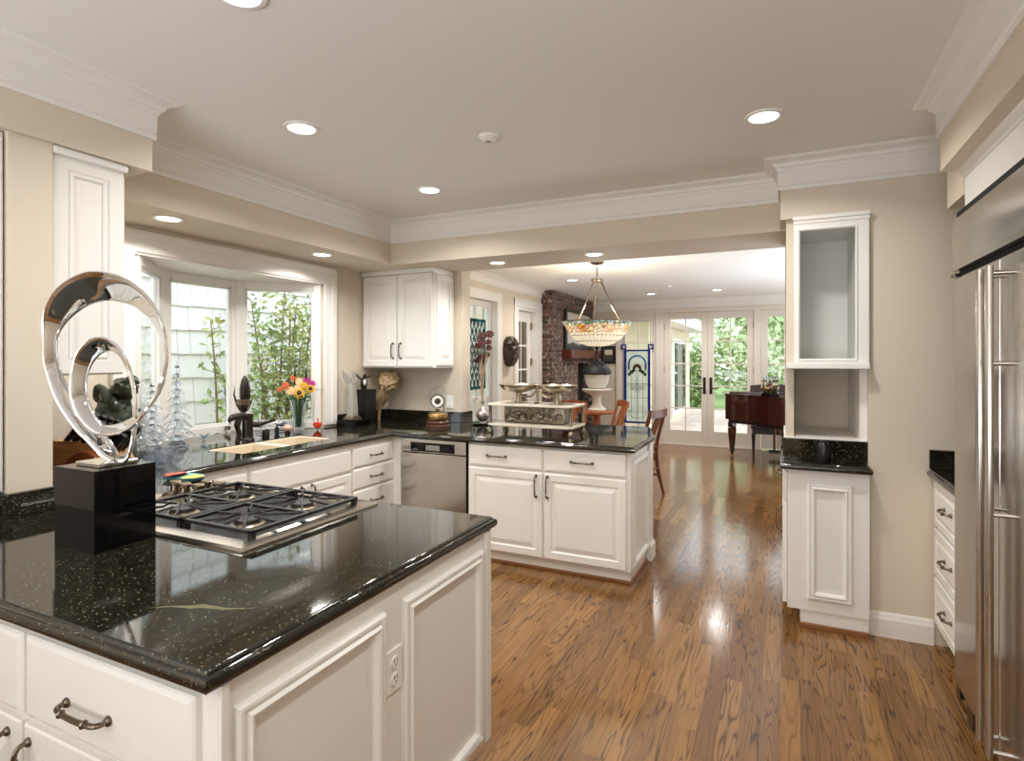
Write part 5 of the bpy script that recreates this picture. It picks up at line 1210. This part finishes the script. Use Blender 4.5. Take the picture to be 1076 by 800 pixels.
# bronze mask
t = thing('face_mask', 'dark bronze half face mask hung between window and doorway', 'mask', (XD, 6.87, 1.58))
mb = MB(); b = bmesh.new(); bmesh.ops.create_uvsphere(b, u_segments=48, v_segments=32, radius=1)
for v in b.verts:
    d = v.co.copy(); xx_ = d.x; yv, zv = d.y, d.z
    k = 1.0; out = max(xx_, 0)
    bumpv = 0
    bumpv += .35 * math.exp(-((yv + 0.0) / .16) ** 2 - ((zv + .02) / .22) ** 2)          # nose
    bumpv += .13 * math.exp(-((abs(yv) - .3) / .2) ** 2 - ((zv - .25) / .09) ** 2)         # brow
    bumpv -= .16 * math.exp(-((abs(yv) - .32) / .14) ** 2 - ((zv - .10) / .08) ** 2)       # eyes
    bumpv += .15 * math.exp(-(yv / .24) ** 2 - ((zv + .36) / .05) ** 2) + .15 * math.exp(-(yv / .22) ** 2 - ((zv + .48) / .05) ** 2) - .08 * math.exp(-(yv / .22) ** 2 - ((zv + .42) / .03) ** 2)
    bumpv += .14 * math.exp(-(yv / .25) ** 2 - ((zv + .75) / .14) ** 2)
    if zv > .40: bumpv += .34 * abs(mn.noise(Vector((yv * 6, zv * 6, xx_ * 4)))) + .05
    v.co = Vector(((xx_ * .62 + 1.35 * bumpv * out ** .5) * .17, yv * .14, zv * .205)); v.co.rotate(Matrix.Rotation(-.62, 3, 'Z'))
    v.co.x = max(v.co.x + .035, 0.0); v.co += Vector((XD + .001, 6.87, 1.59))
mb.merge(b); mb.build('face', M['mask'], t, True)

# brick chimney with mantel
t = thing('brick_chimney', 'old red brick chimney breast with dark firebox in the dining room', 'chimney', (-3.2, 9.2, 0))
mb = MB(); mb.box(-3.298, -3.12, 8.06, 9.28, 0, 2.538); mb.box(-3.298, -3.12, 9.28, 10.05, 1.42, 2.538); mb.box(-3.298, -3.12, 10.05, 10.198, 0, 2.538); mb.build('brickwork', M['brick'], t)
MB().box(-3.299, -3.285, 9.28, 10.05, 0, 1.42).build('firebox', M['dark'], t)
MB().box(-3.12, -2.96, 8.50, 10.15, 1.50, 1.64, .012).build('mantel', M['reddish'], t)
t = thing('framed_picture', 'large pale landscape picture leaning on the mantel behind the pendant lamp', 'picture', (-3.07, 9.2, 1.64))
mb = MB()
for (a0, a1, b0, b1) in ((8.56, 8.64, 1.642, 2.30), (9.86, 9.94, 1.642, 2.30), (8.64, 9.86, 1.642, 1.66), (8.64, 9.86, 2.25, 2.30)): mb.box(-3.115, -3.075, a0, a1, b0, b1, .006)
mb.build('frame', M['black'], t)
o = MB().box(-3.112, -3.095, 8.64, 9.86, 1.66, 2.25).build('canvas', M['art'], t)
t = thing('framed_picture', 'small dark framed picture on the end wall behind the white urn', 'picture', (-2.85, YF, 1.56))
mb = MB()
for (a0, a1, b0, b1) in ((-2.97, -2.94, 1.41, 1.73), (-2.74, -2.71, 1.41, 1.73), (-2.94, -2.74, 1.41, 1.45), (-2.94, -2.74, 1.69, 1.73)): mb.box(a0, a1, YF - .03, YF - .001, b0, b1, .004)
mb.build('frame', M['black'], t)
MB().box(-2.94, -2.74, YF - .012, YF - .002, 1.45, 1.69).build('mat_board', M['photo'], t)
mb = MB(); mb.box(-2.91, -2.77, YF - .014, YF - .0118, 1.57, 1.66); mb.build('print', M['marble'], t)

# pedestal urn with dark planter
UX, UY = -2.42, 8.05
t = thing('side_table', 'round wooden pedestal table carrying the white urn', 'side table', (UX, UY, 0))
mb = MB(); mb.lathe([(.22, 0), (.22, .03), (.06, .06), (.045, .3), (.06, .55), (.05, .66), (.10, .70)], (UX, UY, 0), 24); mb.build('pedestal', M['honey'], t, True)
MB().lathe([(.24, .70), (.25, .71), (.25, .735), (.24, .74), (.0001, .74)], (UX, UY, 0), 32).build('table_top', M['honey'], t, True)
t = thing('garden_urn', 'white footed urn standing behind the dining chairs', 'urn', (UX, UY, .742))
mb = MB(); mb.lathe([(.13, 0), (.135, .02), (.11, .04), (.075, .075), (.06, .13), (.062, .19), (.085, .225), (.13, .25), (.20, .285), (.215, .30), (.215, .315), (.19, .318), (.0001, .318)], (UX, UY, .742), 28); mb.build('foot', M['urn'], t, True)
mb = MB(); mb.lathe([(.10, .32), (.12, .335), (.155, .38), (.172, .45), (.18, .50), (.19, .51), (.185, .525), (.0001, .525)], (UX, UY, .742), 28); mb.build('bowl', M['urn'], t, True)
t = thing('dark_planter_dome', 'dark berry covered dome with finial resting in the white urn', 'ornament', (UX, UY, 1.27))
mb = MB(); mb.lathe([(.20, .0), (.215, .02), (.20, .07), (.16, .12), (.10, .155), (.04, .17), (.0001, .172)], (UX, UY, 1.268), 24)
for k in range(150):
    a = k * 2.39996; q = (k + .5) / 150; r_ = .205 * math.sqrt(q); mb.sphere((UX + math.cos(a) * r_, UY + math.sin(a) * r_, 1.268 + .172 * (1 - q ** 1.4) + .008), .017, (1, 1, 1), 6)
mb.build('berry_dome', mat('dark_berries', rgb(20, 20, 22), 0.6), t, True)
MB().lathe([(.03, .16), (.02, .19), (.03, .215), (.018, .24), (.026, .30), (.012, .36), (.0001, .40)], (UX, UY, 1.268), 12).build('finial', M['black'], t, True)
t = thing('candle_stand', 'dark iron candle stand with glass cup near the fireplace', 'candle stand', (-2.80, 7.75, 0))
mb = MB(); mb.lathe([(.10, 0), (.10, .015), (.02, .04), (.014, .45), (.03, .5), (.014, .55), (.016, .8), (.05, .84), (.05, .85), (.0001, .85)], (-2.80, 7.75, 0), 14); mb.tube(spline([(-2.80, 7.75, .62), (-2.74, 7.75, .70), (-2.72, 7.75, .78), (-2.76, 7.75, .80)], 4), .008, 6); mb.tube(spline([(-2.80, 7.75, .62), (-2.86, 7.75, .70), (-2.88, 7.75, .78), (-2.84, 7.75, .80)], 4), .008, 6); mb.build('stand', M['iron'], t, True)
MB().lathe([(.04, .851), (.055, .87), (.065, .96), (.06, .96), (.05, .87), (.0001, .86)], (-2.80, 7.75, 0), 16).build('glass_cup', M['crystal'], t, True)

# ------------------------------------------------------------------ dining chairs
def chair(label, loc, rz, m, style):
    t = thing('dining_chair', label, 'chair', loc, rz, 'dining chairs')
    W, D, H = .43, .42, .46
    MB().prism([(-W / 2, -D / 2), (W / 2, -D / 2), (W * .43, D / 2), (-W * .43, D / 2)], H - .03, H).build('seat', M[m], t, False, True)
    mb = MB(); mb.box(-W / 2 + .02, W / 2 - .02, -D / 2 + .01, -D / 2 + .03, H - .09, H - .03); mb.box(-W * .40, W * .40, D / 2 - .03, D / 2 - .01, H - .09, H - .03)
    for sx in (-1, 1): mb.box(sx * (W / 2 - .035), sx * (W / 2 - .015), -D / 2 + .02, D / 2 - .02, H - .09, H - .03)
    mb.build('apron', M[m], t, False, True)
    for sx in (-1, 1):
        MB().tube([(sx * (W / 2 - .03), -D / 2 + .03, H - .03), (sx * (W / 2 - .03), -D / 2 + .03, .25), (sx * (W / 2 - .03), -D / 2 + .02, 0)], [.022, .020, .014], 8).build('leg', M[m], t, True, True)
        pts = spline([(sx * W * .41, D / 2 + .07, 0), (sx * W * .41, D / 2 + .01, .22), (sx * W * .41, D / 2 - .02, H), (sx * W * .42, D / 2 + .01, .66), (sx * W * .43, D / 2 + .085, .93)], 4)
        MB().tube(pts, [.016] * 3 + [.022] * 14, 8).build('leg', M[m], t, True, True)
    rail = MB(); pr2 = []
    for i in range(13):
        a = -1 + 2 * i / 12; xx_ = a * W * .47; yb = D / 2 + .085 + .03 * (1 - a * a)
        top = .945 + (.025 if style == 'arch' else .0) * (1 - a * a); bot = top - (.15 if style == 'arch' else .085)
        pr2.append([Vector((xx_, yb - .012, bot)), Vector((xx_, yb + .012, bot)), Vector((xx_, yb + .016, top)), Vector((xx_, yb - .008, top))])
    rail.loft(pr2); rail.build('top_rail', M[m], t, True, True)
    sp = MB(); sr_ = []
    for wz, z, y in ((.05, H + .05, D / 2 - .01), (.035, .56, D / 2), (.055, .66, D / 2 + .02), (.07, .76, D / 2 + .05), (.06, .87, D / 2 + .09)):
        sr_.append([Vector((-wz, y - .006, z)), Vector((wz, y - .006, z)), Vector((wz, y + .006, z)), Vector((-wz, y + .006, z))])
    sp.loft(sr_); sp.build('splat', M[m], t, False, True)
    mb = MB(); mb.tube([(-W * .41, D / 2 - .015, H + .05), (W * .41, D / 2 - .015, H + .05)], .014, 8)
    for sx in (-1, 1):
        mb.tube([(sx * (W / 2 - .03), -D / 2 + .03, .20), (sx * W * .41, D / 2 + .01, .20)], .011, 8)
    mb.tube([(-W / 2 + .03, 0, .20), (W / 2 - .03, 0, .20)], .010, 8); mb.tube([(-W * .41, D / 2 + .01, .28), (W * .41, D / 2 + .01, .28)], .010, 8)
    mb.build('stretcher', M[m], t, True, True)
    return t
chair('dark wooden dining chair beside the peninsula end, its full back showing', (-1.48, 6.32, 0), -PI / 2 - .24, 'walnut', 'straight')
chair('honey wooden dining chair with arched back rail, left of the urn base', (-2.36, 6.55, 0), .10, 'honey', 'arch')
chair('honey wooden dining chair turned sideways below the white urn', (-2.12, 7.25, 0), -1.0, 'honey', 'straight')

# ------------------------------------------------------------------ pendant lamp
PXc, PYc = -1.80, 6.0
t = thing('pendant_lamp', 'stained glass bowl pendant lamp hanging on three rods', 'pendant lamp', (PXc, PYc, 1.62))
MB().lathe([(.075, .92), (.075, .91), (.05, .895), (.012, .89), (.0001, .888)], (PXc, PYc, 1.62), 24).build('ceiling_canopy', M['pewter'], t, True)
mb = MB()
for k in range(5):
    zc = 1.62 + .76 + k * .028; T = Matrix.Translation((PXc, PYc, zc)) @ Matrix.Rotation(PI / 2 * (k % 2), 4, 'Z')
    pts = [T @ Vector((math.cos(2 * PI * j / 10) * .010, 0, math.sin(2 * PI * j / 10) * .019)) for j in range(11)]
    mb.tube(pts, .003, 6)
mb.build('chain', M['pewter'], t, True)
MB().lathe([(.012, .75), (.03, .745), (.065, .735), (.068, .72), (.05, .71), (.02, .70), (.0001, .70)], (PXc, PYc, 1.62), 20).build('hub', M['pewter'], t, True)
for k in range(3):
    a = math.radians(25 + 15) + k * 2 * PI / 3
    ca, sa = math.cos(a), math.sin(a)
    MB().tube([(PXc + ca * .045, PYc + sa * .045, 1.62 + .72), (PXc + ca * .16, PYc + sa * .16, 1.62 + .48), (PXc + ca * .165, PYc + sa * .165, 1.62 + .47), (PXc + ca * .29, PYc + sa * .29, 1.62 + .262)], [.011, .009, .014, .009], 10).build('rod', M['pewter'], t, True)
sh = MB(); sh.lathe([(.015, 0), (.10, .010), (.19, .040), (.265, .095), (.315, .165), (.345, .225), (.372, .262), (.385, .270), (.378, .276), (.338, .228), (.306, .167), (.257, .099), (.184, .047), (.10, .018), (.0001, .010)], (0, 0, 0), 60)
sho = sh.build('lamp_shade', M['shade'], t, True, True)
MB().lathe([(.388, .266), (.392, .272), (.388, .278), (.378, .278)], (PXc, PYc, 1.62), 60, False).build('shade_rim', M['pewter'], t, True)
MB().lathe([(.02, .002), (.026, -.012), (.014, -.024), (.008, -.04), (.0001, -.042)], (PXc, PYc, 1.62), 14).build('finial', M['bronze'], t, True)
ld = bpy.data.lights.new('pendant_bulb', 'POINT'); ld.energy = 16; ld.color = (1, .93, .82); ld.shadow_soft_size = .06
lo = bpy.data.objects.new('pendant_bulb', ld); COL.objects.link(lo); lo.parent = t; lo.location = (0, 0, .33)

# ------------------------------------------------------------------ piano
t = thing('grand_piano', 'glossy dark mahogany grand piano beside the french doors', 'piano', (-.1, 9.1, 0))
ol = [(-.75, 9.70), (-.75, 9.10)] + [tuple(p)[:2] for p in spline([(-.74, 9.04, 0), (-.60, 8.95, 0), (-.40, 8.83, 0), (-.26, 8.68, 0), (-.10, 8.48, 0), (.08, 8.30, 0), (.32, 8.22, 0), (.56, 8.28, 0), (.70, 8.46, 0)], 5)] + [(.71, 9.70)]
mb = MB(); mb.prism(ol, .60, .955); mb.build('case', M['mahogany'], t, True)
ol2 = [(x * 1.02 - .0, 9.1 + (y - 9.1) * 1.02) for x, y in ol]
mb = MB(); mb.prism(ol2, .958, .978); mb.build('lid', M['mahogany'], t, True)
mb = MB(); mb.box(-.70, .68, 9.22, 9.70, .979, 1.0, .003); mb.build('folded_lid', M['mahogany'], t)
mb = MB(); mb.prism([(x * .94, 9.15 + (y - 9.15) * .92) for x, y in ol], .545, .60); mb.build('keybed', M['piano_dark'], t)
mb = MB()
P = [Vector((-.42 + .62 * i / 12, 9.45, 0)) for i in range(13)]
mb.loft([[p + Vector((0, 0, 1.0)), p + Vector((0, .02, 1.0)), p + Vector((0, .07, 1.085 + .025 * math.sin(PI * i / 12))), p + Vector((0, .05, 1.085 + .025 * math.sin(PI * i / 12)))] for i, p in enumerate(P)]); mb.build('music_desk', M['piano_dark'], t)
mb = MB()
for i in range(36):
    mb.box(-.64 + i * .0355, -.64 + i * .0355 + .033, 9.70, 9.82, .70, .72)
mb.build('white_keys', M['white'], t)
MB().box(-.75, .71, 9.70, 9.84, .60, .695, .004).build('key_slip', M['mahogany'], t)
def pleg(x, y):
    mb = MB(); mb.lathe([(.022, .07), (.022, .10), (.035, .11), (.036, .13), (.034, .16), (.040, .20), (.058, .40), (.062, .46), (.048, .475), (.06, .485), (.062, .50), (.058, .55)], (x, y, 0), 16); lg = mb.build('leg', M['mahogany'], t, True)
    mb = MB(); mb.sphere((x, y, .03), .03, (1, .6, 1), 12); mb.lathe([(.012, .05), (.024, .06), (.024, .075)], (x, y, 0), 10); mb.build('caster', M['brass'], lg, True)
for p in ((-.655, 9.14), (.62, 9.60), (.36, 8.42)): pleg(*p)
mb = MB(); mb.box(-.16, .10, 9.52, 9.58, .06, .11, .006); mb.box(-.10, -.075, 9.54, 9.56, .11, .56); mb.box(.015, .04, 9.54, 9.56, .11, .56); mb.box(-.19, .13, 9.50, 9.62, .0, .025, .004) if False else None
mb.box(-.12, .06, 9.50, 9.60, .50, .56, .005); mb.build('pedal_lyre', M['piano_dark'], t)
mb = MB()
for k in range(3): mb.tube([(-.09 + k * .06, 9.53, .085), (-.09 + k * .06, 9.62, .07), (-.09 + k * .06, 9.70, .06)], .010, 8)
mb.tube([(-.03, 9.50, .08), (-.03, 9.34, .52)], .005, 6); mb.tube([(-.07, 9.545, .11), (-.07, 9.545, .5)], .005, 6); mb.tube([(.0, 9.545, .11), (.0, 9.545, .5)], .005, 6); mb.build('pedal', M['brass'], t, True)
t = thing('piano_bench', 'dark wooden piano bench tucked under the grand piano', 'bench', (-.13, 9.5, 0))
mb = MB(); mb.box(-.42, .12, 9.66, 10.0, .40, .45, .012); mb.build('seat', M['piano_dark'], t)
MB().box(-.40, .10, 9.68, 9.98, .32, .40, .004).build('apron', M['piano_dark'], t)
for x in (-.385, .085):
    for y in (9.695, 9.965): MB().tube([(x, y, .32), (x, y, .27), (x, y, .25), (x, y, 0)], [.026, .026, .022, .012], 8).build('leg', M['piano_dark'], t, True)
t = thing('glass_jar', 'patterned glass bowl with dark base standing on the piano lid', 'glass jar', (-.13, 8.72, .979))
jx, jy = -.13, 8.76
MB().lathe([(.12, 0), (.125, .01), (.12, .04), (.10, .05), (.0001, .05)], (jx, jy, .979), 24).build('base', M['black_gloss'], t, True)
MB().lathe([(.09, .051), (.115, .09), (.12, .13), (.10, .175), (.0001, .175)], (jx, jy, .979), 24).build('mosaic_band', M['mosaic'], t, True)
MB().lathe([(.097, .1755), (.085, .20), (.10, .24), (.128, .265), (.124, .265), (.095, .24), (.08, .20), (.0001, .19)], (jx, jy, .979), 24).build('flared_rim', M['crystal'], t, True)
mb = MB()
for k in range(12):
    a = k * PI / 6; mb.box(jx + math.cos(a) * .093 - .012, jx + math.cos(a) * .093 + .012, jy + math.sin(a) * .093 - .012, jy + math.sin(a) * .093 + .012, .979 + .195, .979 + .215)
mb.build('collar', M['black'], t)

# ------------------------------------------------------------------ outside the bay window
mb = MB(); xs_ = -5.45; z = -.4; row = 0; rr = random.Random(5)
mb.box(xs_ - .10, xs_ - .02, 1.0, 8.0, -.4, 3.4)
while z < 3.3:
    y = 1.0 - rr.random() * .2
    while y < 8.0:
        w_ = rr.uniform(.13, .32); dz = rr.uniform(-.008, .008)
        T = Matrix.Translation((xs_, y, z + dz)) @ Matrix.Rotation(-.10, 4, 'Y')
        mb.box(-.010, .014, .004, w_ - .004, 0, .27, 0, T); y += w_
    z += .243; row += 1
struct('wall_exterior', mb, M['shingle'], 'white shingled wall of the house seen through the bay window', 'wall')
mb = MB(); mb.box(-12, -3.61, -3, 10, -.5, -.42)
struct('ground_side', mb, M['paver'], 'paved strip outside the bay window', 'ground')
def leaves(mb, c, r, n, s, rr, squash=1.0):
    for k in range(n):
        while True:
            p = Vector((rr.uniform(-1, 1), rr.uniform(-1, 1), rr.uniform(-1, 1)))
            if p.length < 1: break
        p = Vector((p.x * r, p.y * r, p.z * r * squash)) + Vector(c)
        d = Vector((rr.uniform(-1, 1), rr.uniform(-1, 1), rr.uniform(-.5, 1))).normalized(); e = d.orthogonal().normalized(); e.rotate(Matrix.Rotation(rr.uniform(0, 6.28), 3, d)); nn = d.cross(e)
        L_ = s * rr.uniform(.7, 1.3); w_ = L_ * .26
        a, b, c2, d2 = p, p + d * L_ * .5 + e * w_ + nn * w_ * .4, p + d * L_, p + d * L_ * .5 - e * w_ + nn * w_ * .4
        m_ = p + d * L_ * .5
        va = [mb.bm.verts.new(v) for v in (a, b, c2, m_, d2)]
        mb.bm.faces.new((va[0], va[1], va[2], va[3])); mb.bm.faces.new((va[0], va[3], va[2], va[4]))
def shrub(name, label, base, stems, n, s, m1, m2, seed, cat='shrub', group=None, r=.16):
    rr = random.Random(seed); t = thing(name, label, cat, base, 0, group); st, l1, l2 = MB(), MB(), MB()
    for (dx, dy, h) in stems:
        b0 = Vector(base); tip = b0 + Vector((dx, dy, h))
        pts = spline([b0, b0 + Vector((dx * .3 + rr.uniform(-.05, .05), dy * .3, h * .4)), b0 + Vector((dx * .7, dy * .7 + rr.uniform(-.05, .05), h * .75)), tip], 4)
        st.tube(pts, [.014 * (1 - i / len(pts)) + .004 for i in range(len(pts))], 6)
        for i, p in enumerate(pts):
            if p.z - b0.z < h * (.06 if cat == 'bush' else .25): continue
            leaves(l1 if rr.random() < .6 else l2, p, r, n, s, rr)
            tw = p + Vector((rr.uniform(-1, 1), rr.uniform(-1, 1), rr.uniform(0, .6))) * r * 1.2
            st.tube([p, tw], [.005, .002], 4)
    st.build('stems', M['bark'], t); o = l1.build('leaves', M[m1], t); tag(o, kind='stuff'); o = l2.build('young_leaves', M[m2], t); tag(o, kind='stuff')
shrub('garden_shrub', 'leafy green shrub outside the right bay window pane', (-4.75, 4.36, -.42), [(-.10, -.25, 2.5), (.05, .05, 2.75), (-.05, .30, 2.5), (.05, -.10, 2.1), (.10, .22, 1.9), (-.1, .45, 2.2), (.05, .12, 2.4), (0, .35, 1.6), (.1, -.3, 1.9), (-.1, .6, 2.5)], 27, .066, 'leaf', 'leaf_light', 11, r=.20)
shrub('garden_shrub', 'thin leafy branch outside the middle bay window pane', (-4.75, 3.70, -.42), [(.0, -.12, 2.28), (.02, -.0, 1.75)], 7, .08, 'leaf_light', 'leaf', 12, r=.10)

# ------------------------------------------------------------------ outside the french doors
mb = MB(); mb.box(-9, 9, YF + .14, 18.6, -.12, -.04)
struct('ground_patio', mb, M['paver'], 'pale paved patio beyond the french doors', 'patio')
mb = MB(); mb.box(-20, 20, 18.6, 44, -.13, -.06); mb.box(-9, -3.61, 4.5, YF + .2, -.13, -.06)
struct('ground_lawn', mb, M['lawn'], 'green lawn beyond the patio', 'lawn')
t = thing('house_wing', 'pale house wing with white eaves beyond the left french door', 'house', (-3.6, 14, 0))
mb = MB(); mb.box(-6.0, -2.36, 11.4, 17, -.04, 2.24); mb.build('wall', M['house'], t)
mb = MB(); mb.box(-6.2, -1.92, 11.0, 17.3, 2.25, 2.29); mb.build('soffit', M['trim'], t)
mb = MB(); mb.box(-1.92, -1.86, 10.9, 17.4, 2.22, 2.42, .01); mb.prism([(-6.2, 10.9), (-1.84, 10.9), (-1.84, 17.4), (-6.2, 17.4)], 2.42, 2.46); mb.build('eave_board', M['trim'], t)
mb = MB(); mb.box(-2.36, -2.31, 13.9, 16.2, .1, 2.0, .01); wf = mb.build('window_frame', M['trim'], t)
MB().box(-2.315, -2.30, 14.15, 15.95, .25, 1.88).build('window_glass', M['black_gloss'], wf)
mb = MB(); mb.box(-2.02, -1.90, 17.05, 17.17, -.04, 2.25, .01); mb.build('porch_post', M['trim'], t)
def tree(label, base, h, r, n, s, m1, m2, seed, lobes=9):
    rr = random.Random(seed); t = thing('garden_tree', label, 'tree', base, 0, 'trees beyond the patio'); b0 = Vector(base)
    st, l1, l2 = MB(), MB(), MB(); st.tube([b0, b0 + Z * h * .4 + X * .05, b0 + Z * h * .8], [.10, .07, .03], 8)
    for k in range(lobes):
        a = k * 2.4; c = b0 + Vector((math.cos(a) * r * .55, math.sin(a) * r * .45, h * (.18 + .72 * (k / (lobes - 1)))))
        st.tube([b0 + Z * h * .3, c], [.03, .01], 5); leaves(l1 if k % 2 else l2, c, r * .62, n, s, rr, .9)
    st.build('trunk', M['bark'], t); tag(l1.build('foliage', M[m1], t), kind='stuff'); tag(l2.build('light_foliage', M[m2], t), kind='stuff')
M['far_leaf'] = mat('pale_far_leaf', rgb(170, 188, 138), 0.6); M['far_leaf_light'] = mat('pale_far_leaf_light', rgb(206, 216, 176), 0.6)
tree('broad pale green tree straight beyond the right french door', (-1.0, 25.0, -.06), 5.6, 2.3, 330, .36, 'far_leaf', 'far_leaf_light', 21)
tree('tall pale green tree behind the piano sidelight', (5.0, 25.5, -.06), 6.4, 2.5, 330, .36, 'leaf', 'far_leaf_light', 22)
tree('dense green tree beyond the house wing', (-6.4, 24.5, -.06), 5.8, 2.4, 330, .36, 'leaf', 'far_leaf', 23)
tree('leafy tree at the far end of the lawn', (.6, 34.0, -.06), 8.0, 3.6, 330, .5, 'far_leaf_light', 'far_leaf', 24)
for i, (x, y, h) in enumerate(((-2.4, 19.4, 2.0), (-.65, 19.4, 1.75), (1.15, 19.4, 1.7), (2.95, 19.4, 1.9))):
    shrub('garden_bush', ('tall bush beside the porch post of the house wing', 'bush at the patio edge behind the right door leaf', 'bush at the patio edge behind the piano', 'bush at the patio edge behind the glass jar')[i], (x, y, -.06), [(.25, 0, h), (-.3, .1, h * .85), (0, .2, h * 1.05), (.1, -.2, h * .7), (-.1, -.2, h * .75), (.45, .1, h * .6), (-.45, .1, h * .6)], 34, .15, 'leaf' if i % 2 else 'far_leaf', 'far_leaf_light' if i % 2 else 'leaf', 30 + i, 'bush', 'bushes at the patio edge', .34)
